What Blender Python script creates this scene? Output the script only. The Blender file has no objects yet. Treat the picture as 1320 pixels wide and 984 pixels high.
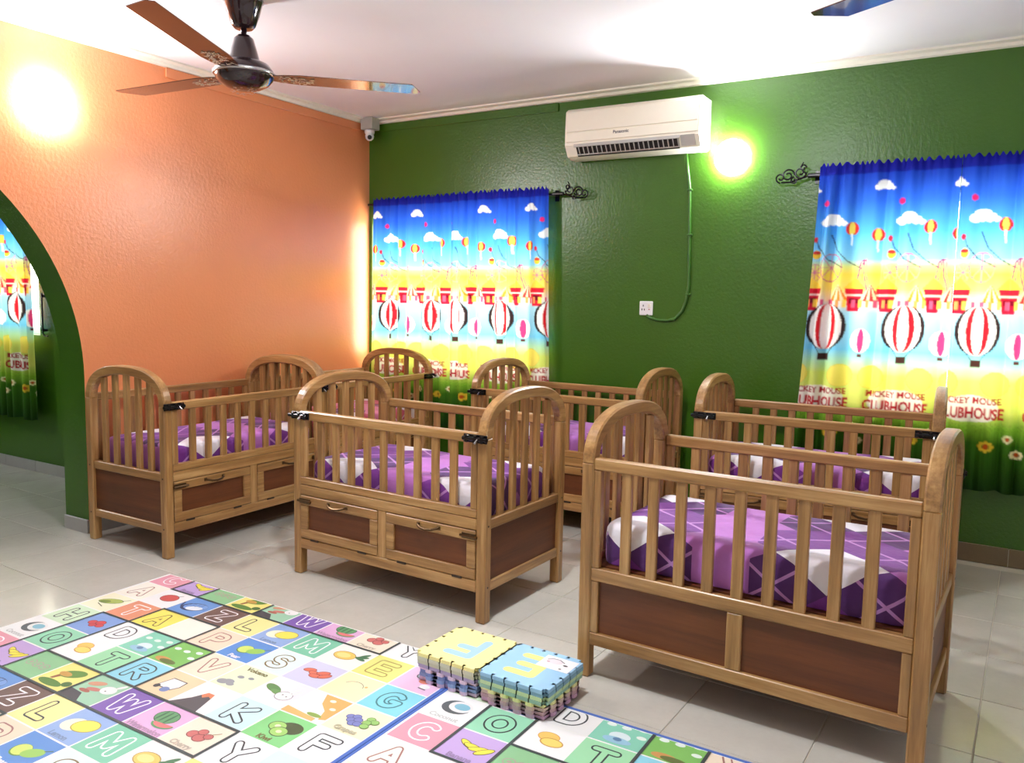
import bpy, bmesh, math, random
import numpy as np
from mathutils import Vector, Matrix
random.seed(7); rng = np.random.default_rng(7)
SC = bpy.context.scene
COL = SC.collection
PI = math.pi

# ------------------------------------------------------------------ camera, world, exposure
cam_d = bpy.data.cameras.new('camera'); cam = bpy.data.objects.new('camera', cam_d); COL.objects.link(cam)
CAM = dict(x=4.205, y=-4.806, z=1.319, yaw=31.142, pitch=-5.778, roll=1.11, f=1046.25)
_y, _p, _r = (math.radians(CAM[k]) for k in ('yaw', 'pitch', 'roll'))
_F = Vector((-math.sin(_y)*math.cos(_p), math.cos(_y)*math.cos(_p), math.sin(_p)))
_R = Vector((math.cos(_y), math.sin(_y), 0)); _U = _R.cross(_F)
_R2 = _R*math.cos(_r) + _U*math.sin(_r); _U2 = -_R*math.sin(_r) + _U*math.cos(_r)
_m = Matrix((_R2, _U2, -_F)).transposed().to_4x4(); _m.translation = (CAM['x'], CAM['y'], CAM['z'])
cam.matrix_world = _m
cam_d.sensor_fit = 'HORIZONTAL'; cam_d.sensor_width = 36.0; cam_d.lens = CAM['f']*36.0/1320.0
cam_d.clip_start = 0.05
SC.camera = cam

DAYLIGHT = 6.0         # sky seen through the curtained windows
LAMP = 120.0             # radiance of the round wall lamps
SC.view_settings.view_transform = 'Standard'
SC.view_settings.look = 'None'
SC.view_settings.gamma = 1.0
SC.view_settings.use_curve_mapping = False
SC.view_settings.exposure = 1.5
world = bpy.data.worlds.new('sky'); SC.world = world; world.use_nodes = True
bg = world.node_tree.nodes['Background']
bg.inputs[0].default_value = (1.0, 0.95, 0.76, 1); bg.inputs[1].default_value = DAYLIGHT
SC.cycles.max_bounces = 10; SC.cycles.diffuse_bounces = 6; SC.cycles.glossy_bounces = 4
SC.cycles.transparent_max_bounces = 8; SC.cycles.sample_clamp_indirect = 8.0
SC.cycles.caustics_reflective = False; SC.cycles.caustics_refractive = False

# ------------------------------------------------------------------ materials
def lin(r, g, b):
    f = lambda c: (c/255/12.92) if c/255 <= .04045 else ((c/255+.055)/1.055)**2.4
    return (f(r), f(g), f(b), 1)

class N:
    """tiny node helper"""
    def __init__(s, name):
        s.m = bpy.data.materials.new(name); s.m.use_nodes = True
        s.t = s.m.node_tree; s.b = s.t.nodes['Principled BSDF']; s.out = s.t.nodes['Material Output']
    def n(s, typ, **kw):
        nd = s.t.nodes.new(typ)
        for k, v in kw.items(): setattr(nd, k, v)
        return nd
    def l(s, a, b): s.t.links.new(a, b)
    def math(s, op, a, b=None, c=None):
        nd = s.n('ShaderNodeMath', operation=op)
        for i, v in enumerate((a, b, c)):
            if v is None: continue
            if isinstance(v, (int, float)): nd.inputs[i].default_value = v
            else: s.l(v, nd.inputs[i])
        return nd.outputs[0]
    def mix(s, fac, a, b):
        nd = s.n('ShaderNodeMix', data_type='RGBA')
        if isinstance(fac, (int, float)): nd.inputs[0].default_value = fac
        else: s.l(fac, nd.inputs[0])
        for i, v in ((6, a), (7, b)):
            if isinstance(v, tuple): nd.inputs[i].default_value = v
            else: s.l(v, nd.inputs[i])
        return nd.outputs[2]
    def noise(s, scale, detail=3, rough=.55, vec=None):
        nd = s.n('ShaderNodeTexNoise'); nd.inputs['Scale'].default_value = scale
        nd.inputs['Detail'].default_value = detail; nd.inputs['Roughness'].default_value = rough
        if vec is not None: s.l(vec, nd.inputs['Vector'])
        return nd.outputs[0]
    def ramp(s, fac, stops):
        nd = s.n('ShaderNodeValToRGB'); el = nd.color_ramp.elements
        while len(el) < len(stops): el.new(.5)
        for e, (p, c) in zip(el, stops): e.position = p; e.color = c
        s.l(fac, nd.inputs[0]); return nd.outputs[0]
    def coord(s, kind='Object', scale=(1, 1, 1)):
        tc = s.n('ShaderNodeTexCoord'); mp = s.n('ShaderNodeMapping'); mp.inputs['Scale'].default_value = scale
        s.l(tc.outputs[kind], mp.inputs[0]); return mp.outputs[0]
    def bump(s, h, strength, dist):
        nd = s.n('ShaderNodeBump'); nd.inputs['Strength'].default_value = strength; nd.inputs['Distance'].default_value = dist
        s.l(h, nd.inputs['Height']); s.l(nd.outputs[0], s.b.inputs['Normal'])

def plain(name, col, rough=.5, metal=0., spec=.5, var=.06, scale=30, coat=0., bump=0.):
    k = N(name); c = k.coord()
    nz = k.noise(scale, 3, .6, c)
    d = tuple(max(0, x*(1-var)) for x in col[:3]) + (1,); e = tuple(min(1, x*(1+var)) for x in col[:3]) + (1,)
    k.l(k.mix(nz, d, e), k.b.inputs['Base Color'])
    k.b.inputs['Roughness'].default_value = rough; k.b.inputs['Metallic'].default_value = metal
    k.b.inputs['Specular IOR Level'].default_value = spec; k.b.inputs['Coat Weight'].default_value = coat
    if bump: k.bump(nz, bump, .002)
    return k.m

def paint(name, col, rough=.27):
    """gloss wall paint over slightly rough render"""
    k = N(name); c = k.coord()
    big = k.noise(1.3, 4, .6, c); fine = k.noise(55, 3, .6, c); mid = k.noise(9, 4, .6, c)
    d = tuple(x*.90 for x in col[:3]) + (1,); e = tuple(min(1, x*1.08) for x in col[:3]) + (1,)
    k.l(k.mix(big, d, e), k.b.inputs['Base Color'])
    k.b.inputs['Roughness'].default_value = rough
    k.b.inputs['Specular IOR Level'].default_value = .5
    h = k.math('ADD', k.math('MULTIPLY', fine, .75), k.math('MULTIPLY', mid, .35))
    k.bump(h, .36, .006)
    return k.m

def wood(name, axis, dark, mid, light, rough=.38, coat=.25):
    k = N(name); sc = [26, 26, 26]; sc[axis] = 1.6
    c = k.coord('Object', tuple(sc))
    oi = k.n('ShaderNodeObjectInfo')
    ad = k.n('ShaderNodeVectorMath', operation='ADD'); k.l(c, ad.inputs[0])
    cb = k.n('ShaderNodeCombineXYZ')
    for i in range(3): k.l(k.math('MULTIPLY', oi.outputs['Random'], 37.0+i*11), cb.inputs[i])
    k.l(cb.outputs[0], ad.inputs[1])
    g = k.noise(1.0, 5, .62, ad.outputs[0]); fine = k.noise(4.5, 3, .6, ad.outputs[0])
    big = k.noise(2.2, 2, .5, k.coord())
    v = k.math('ADD', k.math('MULTIPLY', g, .62), k.math('ADD', k.math('MULTIPLY', fine, .2), k.math('MULTIPLY', big, .18)))
    k.l(k.ramp(v, [(.30, dark), (.50, mid), (.72, light)]), k.b.inputs['Base Color'])
    k.b.inputs['Roughness'].default_value = rough
    k.b.inputs['Coat Weight'].default_value = coat; k.b.inputs['Coat Roughness'].default_value = .25
    k.bump(g, .12, .002)
    return k.m

M = {}
WD = (lin(100, 68, 34), lin(160, 118, 68), lin(208, 170, 114))
for ax, nm in ((0, 'x'), (1, 'y'), (2, 'z')): M['wood_'+nm] = wood('honey_wood_'+nm, ax, *WD)
for ax, nm in ((0, 'x'), (1, 'y')): M['ply_'+nm] = wood('brown_plywood_'+nm, ax, lin(72, 35, 10), lin(98, 50, 17), lin(118, 66, 27), .5, .04)
M['orange'] = paint('orange_paint', lin(228, 144, 96))
M['green'] = paint('green_paint', lin(60, 102, 22))
M['cream_wall'] = paint('cream_paint', lin(232, 230, 230), .5)
M['ceiling'] = plain('ceiling_paint', lin(244, 240, 244), .7, var=.02, scale=3)
M['cornice'] = plain('cornice_paint', lin(240, 236, 222), .5, var=.03)
M['white_plastic'] = plain('white_plastic', lin(238, 232, 214), .35, var=.02)
M['white_matt'] = plain('white_enamel', lin(240, 240, 240), .4, var=.02)
M['grey_plastic'] = plain('grey_plastic', lin(180, 178, 172), .4)
M['dark'] = plain('dark_plastic', lin(22, 20, 20), .35)
M['black_metal'] = plain('black_metal', lin(18, 17, 18), .22, .4)
M['bronze'] = plain('antique_brass', lin(96, 74, 50), .3, .85)
M['silver'] = plain('brushed_silver', lin(200, 200, 200), .25, 1.0)
M['fan_body'] = plain('dark_maroon_enamel', lin(38, 18, 24), .14, .2, coat=.8)
M['fan_blade'] = plain('bronze_brown_lacquer', lin(88, 48, 34), .16, .3, coat=.7)
M['fan_print'] = plain('cream_print', lin(232, 214, 190), .4)
M['green_pipe'] = plain('green_painted_conduit', lin(58, 104, 34), .35)
M['grout'] = plain('pale_grout', lin(196, 190, 176), .8, var=.1)
M['screw'] = plain('dark_screw', lin(50, 34, 22), .5)

def tile_mat(name, a, b, rough):
    k = N(name); c = k.coord('Object')
    oi = k.n('ShaderNodeObjectInfo'); cb = k.n('ShaderNodeCombineXYZ')
    for i in range(2): k.l(k.math('MULTIPLY', oi.outputs['Random'], 50.0+17*i), cb.inputs[i])
    ad = k.n('ShaderNodeVectorMath', operation='ADD'); k.l(c, ad.inputs[0]); k.l(cb.outputs[0], ad.inputs[1])
    n1 = k.noise(5, 5, .65, ad.outputs[0]); n2 = k.noise(60, 2, .5, ad.outputs[0])
    f = k.math('ADD', k.math('MULTIPLY', n1, .7), k.math('ADD', k.math('MULTIPLY', n2, .15), k.math('MULTIPLY', oi.outputs['Random'], .15)))
    k.l(k.mix(f, a, b), k.b.inputs['Base Color'])
    k.l(k.math('ADD', k.math('MULTIPLY', n1, .16), rough-.08), k.b.inputs['Roughness'])
    k.bump(n2, .05, .001)
    return k.m
M['tile'] = tile_mat('beige_floor_tile', lin(180, 176, 166), lin(214, 211, 202), .18)
M['skirt_grey'] = tile_mat('grey_skirting_tile', lin(150, 148, 146), lin(184, 182, 178), .35)
M['skirt_brown'] = tile_mat('brown_skirting_tile', lin(112, 96, 72), lin(142, 122, 94), .35)

def print_mat(name, rough=.45, attr='Col'):
    k = N(name); a = k.n('ShaderNodeVertexColor', layer_name=attr)
    w = k.noise(400, 2, .5, k.coord())
    mixd = k.mix(k.math('MULTIPLY', w, .08), a.outputs[0], (.5, .5, .5, 1))
    k.l(mixd, k.b.inputs['Base Color']); k.b.inputs['Roughness'].default_value = rough
    return k.m
M['print'] = print_mat('printed_vinyl', .5)
M['foam'] = print_mat('pastel_foam', .75)

def cloth_print():
    k = N('printed_curtain_cloth'); a = k.n('ShaderNodeVertexColor', layer_name='Col')
    w = k.n('ShaderNodeTexWave'); w.inputs['Scale'].default_value = 260; k.l(k.coord(), w.inputs[0])
    k.l(a.outputs[0], k.b.inputs['Base Color']); k.b.inputs['Roughness'].default_value = .8
    k.b.inputs['Specular IOR Level'].default_value = .15
    tr = k.n('ShaderNodeBsdfTranslucent'); k.l(a.outputs[0], tr.inputs[0])
    ms = k.n('ShaderNodeMixShader'); ms.inputs[0].default_value = .20
    k.l(k.b.outputs[0], ms.inputs[1]); k.l(tr.outputs[0], ms.inputs[2]); k.l(ms.outputs[0], k.out.inputs[0])
    return k.m
M['curtain'] = cloth_print()

def sheet(name, white, lilac, purple, midp, line):
    k = N(name); uv = k.n('ShaderNodeUVMap', uv_map='UVMap'); sp = k.n('ShaderNodeSeparateXYZ'); k.l(uv.outputs[0], sp.inputs[0])
    u = k.math('ADD', sp.outputs[0], -.235); v = sp.outputs[1]
    a = k.math('ADD', k.math('DIVIDE', u, .33), k.math('DIVIDE', v, .25))
    b = k.math('SUBTRACT', k.math('DIVIDE', u, .33), k.math('DIVIDE', v, .25))
    i = k.math('FLOOR', a); j = k.math('FLOOR', b)
    col = k.math('FLOORED_MODULO', k.math('ADD', i, j), 4.0); row = k.math('FLOORED_MODULO', k.math('SUBTRACT', i, j), 4.0)
    is0 = k.math('COMPARE', col, 0.0, .25)
    du = k.math('ABSOLUTE', k.math('SUBTRACT', k.math('FLOORED_MODULO', k.math('ADD', u, -.165), .66), .33))
    is2 = k.math('MAXIMUM', k.math('LESS_THAN', du, .095), k.math('COMPARE', col, 2.0, .25))
    r0 = k.math('COMPARE', row, 2.0, .25); r1 = k.math('COMPARE', row, 1.0, .25)
    c = k.mix(r1, purple, midp)
    fa = k.math('ABSOLUTE', k.math('SUBTRACT', k.math('FRACT', a), .5)); fb = k.math('ABSOLUTE', k.math('SUBTRACT', k.math('FRACT', b), .5))
    ln = k.math('LESS_THAN', k.math('MINIMUM', fa, fb), .026)
    c = k.mix(ln, c, line)
    c = k.mix(is2, c, lilac)
    c = k.mix(is0, c, k.mix(r0, k.mix(ln, midp, line), white))
    nz = k.noise(7, 4, .6, k.coord())
    k.l(k.mix(k.math('MULTIPLY', nz, .12), c, (.3, .2, .4, 1)), k.b.inputs['Base Color'])
    k.b.inputs['Roughness'].default_value = .75; k.b.inputs['Sheen Weight'].default_value = .2
    k.bump(nz, .5, .02)
    return k.m
M['sheet'] = sheet('purple_argyle_sheet', lin(236, 232, 240), lin(186, 112, 198), lin(76, 10, 102), lin(116, 32, 142), lin(196, 138, 208))
M['sheet_pink'] = sheet('pink_argyle_sheet', lin(240, 228, 236), lin(226, 130, 170), lin(130, 40, 120), lin(214, 90, 120), lin(240, 200, 220))

def emit(name, col, st):
    m = bpy.data.materials.new(name); m.use_nodes = True; t = m.node_tree
    t.nodes.remove(t.nodes['Principled BSDF']); e = t.nodes.new('ShaderNodeEmission')
    e.inputs[0].default_value = col; e.inputs[1].default_value = st
    t.links.new(e.outputs[0], t.nodes['Material Output'].inputs[0]); return m
M['ceiling_lamp'] = emit('bright_lamp_diffuser', (.95, .97, 1.0, 1), LAMP*1.35)
M['lamp'] = emit('lamp_diffuser', (.95, .97, 1.0, 1), LAMP)

def glass():
    m = bpy.data.materials.new('window_glass'); m.use_nodes = True; t = m.node_tree
    t.nodes.remove(t.nodes['Principled BSDF'])
    tr = t.nodes.new('ShaderNodeBsdfTransparent'); gl = t.nodes.new('ShaderNodeBsdfGlossy'); gl.inputs['Roughness'].default_value = .03
    mx = t.nodes.new('ShaderNodeMixShader'); mx.inputs[0].default_value = .06
    t.links.new(tr.outputs[0], mx.inputs[1]); t.links.new(gl.outputs[0], mx.inputs[2]); t.links.new(mx.outputs[0], t.nodes['Material Output'].inputs[0])
    return m
M['glass'] = glass()

# ------------------------------------------------------------------ geometry helpers
def obj(name, bm, mat, parent=None, smooth=False):
    me = bpy.data.meshes.new(name)
    if isinstance(bm, bmesh.types.BMesh):
        bmesh.ops.recalc_face_normals(bm, faces=bm.faces); bm.to_mesh(me); bm.free()
    else: me = bm
    for m in (mat if isinstance(mat, (list, tuple)) else [mat]): me.materials.append(M[m] if isinstance(m, str) else m)
    if smooth: me.polygons.foreach_set('use_smooth', [True]*len(me.polygons))
    o = bpy.data.objects.new(name, me); COL.objects.link(o)
    if parent: o.parent = parent
    return o
def tag(o, label=None, cat=None, group=None, kind=None):
    if label: o['label'] = label
    if cat: o['category'] = cat
    if group: o['group'] = group
    if kind: o['kind'] = kind
    return o
def thing(name, label, cat, loc=(0, 0, 0), rz=0, group=None):
    o = bpy.data.objects.new(name, None); COL.objects.link(o); o.empty_display_size = .05
    o.location = loc; o.rotation_euler = (0, 0, rz); return tag(o, label, cat, group)
def struct(name, bm, mat, parent=None):
    o = obj(name, bm, mat, parent)
    if parent is None: o['kind'] = 'structure'
    return o
def copy_tree(o, parent=None):
    c = o.copy(); COL.objects.link(c); c.parent = parent
    for ch in list(o.children): copy_tree(ch, c)
    return c
def box(bm, x0, x1, y0, y1, z0, z1, bev=0.):
    vs = [bm.verts.new(p) for p in ((x0, y0, z0), (x1, y0, z0), (x1, y1, z0), (x0, y1, z0), (x0, y0, z1), (x1, y0, z1), (x1, y1, z1), (x0, y1, z1))]
    fs = [bm.faces.new([vs[i] for i in q]) for q in ((3, 2, 1, 0), (4, 5, 6, 7), (0, 1, 5, 4), (1, 2, 6, 5), (2, 3, 7, 6), (3, 0, 4, 7))]
    if bev:
        es = list({e for f in fs for e in f.edges})
        bmesh.ops.bevel(bm, geom=es, offset=bev, segments=1, affect='EDGES')
    return bm
def B(x0, x1, y0, y1, z0, z1, bev=0.):
    return box(bmesh.new(), x0, x1, y0, y1, z0, z1, bev)
def tube(bm, pts, r, n=8, cap=True):
    pts = [Vector(p) for p in pts]; rings = []; prev = None
    for i, p in enumerate(pts):
        d = (pts[min(i+1, len(pts)-1)] - pts[max(i-1, 0)]).normalized()
        if prev is None:
            a = d.orthogonal().normalized()
        else:
            a = (prev - d*prev.dot(d)); a = a.normalized() if a.length > 1e-6 else d.orthogonal().normalized()
        prev = a; b = d.cross(a)
        rr = r[i] if isinstance(r, (list, tuple)) else r
        rings.append([bm.verts.new(p + a*rr*math.cos(2*PI*k/n) + b*rr*math.sin(2*PI*k/n)) for k in range(n)])
    for A_, B_ in zip(rings, rings[1:]):
        for k in range(n): bm.faces.new((A_[k], A_[(k+1) % n], B_[(k+1) % n], B_[k]))
    if cap: bm.faces.new(rings[0]); bm.faces.new(rings[-1])
    return bm
def T(pts, r, n=8): return tube(bmesh.new(), pts, r, n)
def lathe(prof, n=32, axis='z'):
    """prof: list of (radius, height)"""
    bm = bmesh.new(); rings = []
    for r, h in prof:
        if r < 1e-6: rings.append([bm.verts.new((0, 0, h))]); continue
        rings.append([bm.verts.new((r*math.cos(2*PI*k/n), r*math.sin(2*PI*k/n), h)) for k in range(n)])
    for A_, B_ in zip(rings, rings[1:]):
        for k in range(n):
            k2 = (k+1) % n
            if len(A_) == 1 and len(B_) == 1: continue
            if len(A_) == 1: bm.faces.new((A_[0], B_[k2], B_[k]))
            elif len(B_) == 1: bm.faces.new((A_[k], A_[k2], B_[0]))
            else: bm.faces.new((A_[k], A_[k2], B_[k2], B_[k]))
    return bm
def extrude_poly(pts, h, plane='xy', off=0.):
    """closed outline extruded by h; plane xy: +z, yz: along x, xz: along y"""
    bm = bmesh.new()
    mp = {'xy': lambda a, b, c: (a, b, c), 'yz': lambda a, b, c: (c, a, b), 'xz': lambda a, b, c: (a, c, b)}[plane]
    lo = [bm.verts.new(mp(a, b, off)) for a, b in pts]; hi = [bm.verts.new(mp(a, b, off+h)) for a, b in pts]
    f0 = bm.faces.new(lo); f1 = bm.faces.new(hi)
    n = len(pts)
    for i in range(n): bm.faces.new((lo[i], lo[(i+1) % n], hi[(i+1) % n], hi[i]))
    bmesh.ops.triangulate(bm, faces=[f0, f1])
    return bm

_gl = {}
def glyphs(text, size, offset=0.):
    """outline of a word as 2D triangles: (verts Nx2 centred, tris)"""
    key = (text, round(size, 5), round(offset, 5))
    if key in _gl: return _gl[key]
    cu = bpy.data.curves.new('lettering', 'FONT'); cu.body = text; cu.size = size; cu.offset = offset
    cu.align_x = 'CENTER'; cu.align_y = 'CENTER'; cu.resolution_u = 4; cu.fill_mode = 'FRONT'
    o = bpy.data.objects.new('lettering', cu); COL.objects.link(o)
    dg = bpy.context.evaluated_depsgraph_get(); me = bpy.data.meshes.new_from_object(o.evaluated_get(dg))
    me.calc_loop_triangles()
    v = np.array([(p.co.x, p.co.y) for p in me.vertices]).reshape(-1, 2); t = [tuple(q.vertices) for q in me.loop_triangles]
    bpy.data.objects.remove(o); bpy.data.curves.remove(cu); bpy.data.meshes.remove(me)
    if len(v): v = v - (v.max(0)+v.min(0))/2
    _gl[key] = (v, t); return _gl[key]

def _arc(cx, cy, rx, ry, a0, a1, n=12): return [(cx+rx*math.cos(math.radians(a0+(a1-a0)*k/n)), cy+ry*math.sin(math.radians(a0+(a1-a0)*k/n))) for k in range(n+1)]
STROKE = {
 'A': [[(0, 0), (.5, 1), (1, 0)], [(.22, .34), (.78, .34)]], 'C': [_arc(.55, .5, .52, .5, 50, 310)],
 'D': [[(0, 0), (0, 1), (.35, 1)]+_arc(.4, .5, .6, .5, 90, -90)+[(0, 0)]], 'E': [[(1, 1), (0, 1), (0, 0), (1, 0)], [(0, .5), (.85, .5)]],
 'F': [[(1, 1), (0, 1), (0, 0)], [(0, .52), (.8, .52)]], 'G': [_arc(.5, .5, .52, .5, 45, 320)+[(1, .42), (.62, .42)]],
 'H': [[(0, 0), (0, 1)], [(1, 0), (1, 1)], [(0, .5), (1, .5)]], 'K': [[(0, 0), (0, 1)], [(.95, 1), (.05, .45), (1, 0)]],
 'L': [[(.1, 1), (.1, 0), (.95, 0)]], 'M': [[(-.1, 0), (.02, 1), (.5, .25), (.98, 1), (1.1, 0)]], 'O': [_arc(.5, .5, .55, .5, 0, 360, 24)],
 'P': [[(.05, 0), (.05, 1), (.5, 1)]+_arc(.55, .72, .4, .28, 90, -90)+[(.05, .44)]], 'R': [[(0, 0), (0, 1), (.5, 1)]+_arc(.55, .74, .4, .26, 90, -90)+[(.05, .48)], [(.45, .45), (.98, 0)]],
 'S': [_arc(.5, .75, .42, .25, 30, 250)+_arc(.5, .25, .45, .25, 80, -160)], 'T': [[(0, 1), (1, 1)], [(.5, 1), (.5, 0)]], 'V': [[(0, 1), (.5, 0), (1, 1)]],
 'W': [[(-.12, 1), (.16, 0), (.5, .8), (.84, 0), (1.12, 1)]], 'Y': [[(0, 1), (.5, .48), (1, 1)], [(.5, .48), (.5, 0)]], 'Z': [[(.02, 1), (.98, 1), (.02, 0), (.98, 0)]]}
class Draw:
    """flat coloured print: layers of polygons, one mesh with a colour attribute"""
    def __init__(s, z0=0., dz=.00012): s.v = []; s.f = []; s.c = []; s.z = z0; s.dz = dz
    def _n(s): s.z += s.dz
    def poly(s, pts, col):
        b = len(s.v); s.v += [(x, y, s.z) for x, y in pts]; s.f.append(tuple(range(b, b+len(pts)))); s.c.append(col); s._n()
    def ell(s, cx, cy, rx, ry, col, rot=0., n=20, a0=0., a1=2*PI):
        c, q = math.cos(rot), math.sin(rot); full = abs(a1-a0-2*PI) < 1e-6
        P = []
        for k in range(n if full else n+1):
            a = a0+(a1-a0)*k/n; x, y = rx*math.cos(a), ry*math.sin(a); P.append((cx+x*c-y*q, cy+x*q+y*c))
        s.poly(P, col)
    def line(s, pts, w, col):
        for (x0, y0), (x1, y1) in zip(pts, pts[1:]):
            L = math.hypot(x1-x0, y1-y0) or 1e-9; nx, ny = -(y1-y0)/L*w/2, (x1-x0)/L*w/2
            b = len(s.v); s.v += [(x0+nx, y0+ny, s.z), (x1+nx, y1+ny, s.z), (x1-nx, y1-ny, s.z), (x0-nx, y0-ny, s.z)]
            s.f.append((b, b+1, b+2, b+3)); s.c.append(col)
        s._n()
    def text(s, t, cx, cy, size, col, offset=0., rot=0., sx=1.):
        v, tr = glyphs(t, size, offset); c, q = math.cos(rot), math.sin(rot); b = len(s.v)
        s.v += [(cx+x*sx*c-y*q, cy+x*sx*q+y*c, s.z) for x, y in v]
        for a in tr: s.f.append(tuple(b+i for i in a)); s.c.append(col)
        s._n()
    def strokes(s, ch, cx, cy, wd, ht, width, col, flip=1):
        for pl in STROKE[ch]:
            P = [(cx+flip*(x-.5)*wd, cy+flip*(y-.5)*ht) for x, y in pl]
            for (x0, y0), (x1, y1) in zip(P, P[1:]):
                L = math.hypot(x1-x0, y1-y0) or 1e-9; nx, ny = -(y1-y0)/L*width/2, (x1-x0)/L*width/2
                b = len(s.v); s.v += [(x0+nx, y0+ny, s.z), (x1+nx, y1+ny, s.z), (x1-nx, y1-ny, s.z), (x0-nx, y0-ny, s.z)]
                s.f.append((b, b+1, b+2, b+3)); s.c.append(col); s.z += 2e-6
            for x, y in P:
                b = len(s.v); n = 12; s.v += [(x+width/2*math.cos(2*PI*k/n), y+width/2*math.sin(2*PI*k/n), s.z) for k in range(n)]
                s.f.append(tuple(range(b, b+n))); s.c.append(col); s.z += 2e-6
        s._n()
    def bubble(s, ch, cx, cy, line, fill):
        s.strokes(ch, cx, cy, .066, .080, .0310, line); s.strokes(ch, cx, cy, .066, .080, .0195, fill)
    def build(s, name, mat, parent=None):
        me = bpy.data.meshes.new(name); me.from_pydata(s.v, [], s.f)
        at = me.color_attributes.new('Col', 'FLOAT_COLOR', 'CORNER')
        arr = []
        for p, c in zip(s.f, s.c): arr += list(c[:3]+(1.,))*len(p)
        at.data.foreach_set('color', np.array(arr, dtype=np.float32))
        # every printed layer faces up
        bm = bmesh.new(); bm.from_mesh(me)
        bm.normal_update(); bmesh.ops.reverse_faces(bm, faces=[f for f in bm.faces if f.normal.z < 0]); bm.to_mesh(me); bm.free()
        return obj(name, me, mat, parent)

# ------------------------------------------------------------------ the room
H = 2.60; CEIL = 2.635; XR = 5.75; YF = -6.1; HX = -3.4; HY = -1.60; TW = .22
def wall_grid(x0, x1, z0, z1, holes, y0, y1, axis='x'):
    """a thick wall with rectangular holes; axis 'x': runs along x between y0..y1"""
    bm = bmesh.new(); xs = sorted({x0, x1, *[h[0] for h in holes], *[h[1] for h in holes]}); zs = sorted({z0, z1, *[h[2] for h in holes], *[h[3] for h in holes]})
    for a, b in zip(xs, xs[1:]):
        for c, d in zip(zs, zs[1:]):
            mx, mz = (a+b)/2, (c+d)/2
            if any(h[0] < mx < h[1] and h[2] < mz < h[3] for h in holes): continue
            if axis == 'x': box(bm, a, b, y0, y1, c, d)
            else: box(bm, y0, y1, a, b, c, d)
    bmesh.ops.remove_doubles(bm, verts=bm.verts, dist=1e-5)
    # drop the internal double faces
    seen = {}
    for f in list(bm.faces):
        k = tuple(sorted(v.index for v in f.verts)) if False else frozenset(f.verts)
        seen.setdefault(k, []).append(f)
    dead = [f for fs in seen.values() if len(fs) > 1 for f in fs]
    bmesh.ops.delete(bm, geom=dead, context='FACES')
    return bm
W1 = (.03, 1.50, .85, 1.92); W2 = (3.45, 4.85, .85, 1.92); W3 = (-2.75, -1.665, 1.0, 1.92)
wb = struct('wall_back', wall_grid(-TW, XR, 0, CEIL+.1, [W1, W2], 0, .2), 'green')
wh = struct('wall_side_room', wall_grid(HX, -TW, 0, CEIL+.1, [W3], HY, HY+.2), 'green')
struct('wall_side_room_end', B(HX-.2, HX, YF, HY+.2, 0, CEIL+.1), 'green')
struct('wall_right', B(XR, XR+.2, YF, .2, 0, CEIL+.1), 'cream_wall')
struct('wall_front', B(HX-.2, XR+.2, YF-.2, YF, 0, CEIL+.1), 'cream_wall')
# orange wall with the arched opening
ay, az, aR = -2.285, .86, 1.33
ZT = CEIL+.1
ang = np.linspace(0, PI, 65)
ys = [YF, ay-2*aR] + [ay-aR-aR*math.cos(a) for a in ang] + [ay, 0]
zs = [0, 0] + [az+aR*math.sin(a) for a in ang] + [0, 0]
bm = bmesh.new()
lo_f = [bm.verts.new((0, y, z)) for y, z in zip(ys, zs)]; lo_b = [bm.verts.new((-TW, y, z)) for y, z in zip(ys, zs)]
hi_f = [bm.verts.new((0, y, ZT)) for y in ys]; hi_b = [bm.verts.new((-TW, y, ZT)) for y in ys]
for k in range(len(ys)-1):
    if abs(ys[k]-ys[k+1]) > 1e-9:
        bm.faces.new((lo_f[k], lo_f[k+1], hi_f[k+1], hi_f[k])); bm.faces.new((lo_b[k+1], lo_b[k], hi_b[k], hi_b[k+1]))
    bm.faces.new((lo_f[k+1], lo_f[k], lo_b[k], lo_b[k+1]))
bmesh.ops.remove_doubles(bm, verts=bm.verts, dist=1e-6)
bm.normal_update()
for f in bm.faces: f.material_index = 0 if f.calc_center_median().x > -1e-4 else 1
struct('wall_left', bm, ['orange', 'green'])
struct('ceiling', B(HX-.2, XR+.2, YF-.2, .2, CEIL, CEIL+.12), 'ceiling')
# cornice and picture mouldings
def cornice(n, mat, z0, z1, d):
    prof = [(0, z0), (d*.35, z0+.004), (d*.5, z0+(z1-z0)*.55), (d, z0+(z1-z0)*.7), (d, z1), (0, z1)]
    b1 = extrude_poly([(-a, z) for a, z in prof], XR, 'yz', 0); o1 = struct('trim_%d' % n, b1, mat[0])
    b2 = extrude_poly([(a, z) for a, z in prof], -YF, 'xz', YF); o2 = struct('trim_%d' % (n+1), b2, mat[1])
cornice(1, ('cornice', 'cornice'), H, CEIL, .06)
def band(n, axis, mat):
    bm = bmesh.new()
    if axis == 'x': box(bm, .012, 1.62, -.012, 0, 2.545, 2.60, .003)
    else: box(bm, 0, .012, -1.75, 0, 2.545, 2.60, .003)
    struct('trim_%d' % n, bm, mat)
band(3, 'x', 'green'); band(4, 'y', 'orange')

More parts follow.
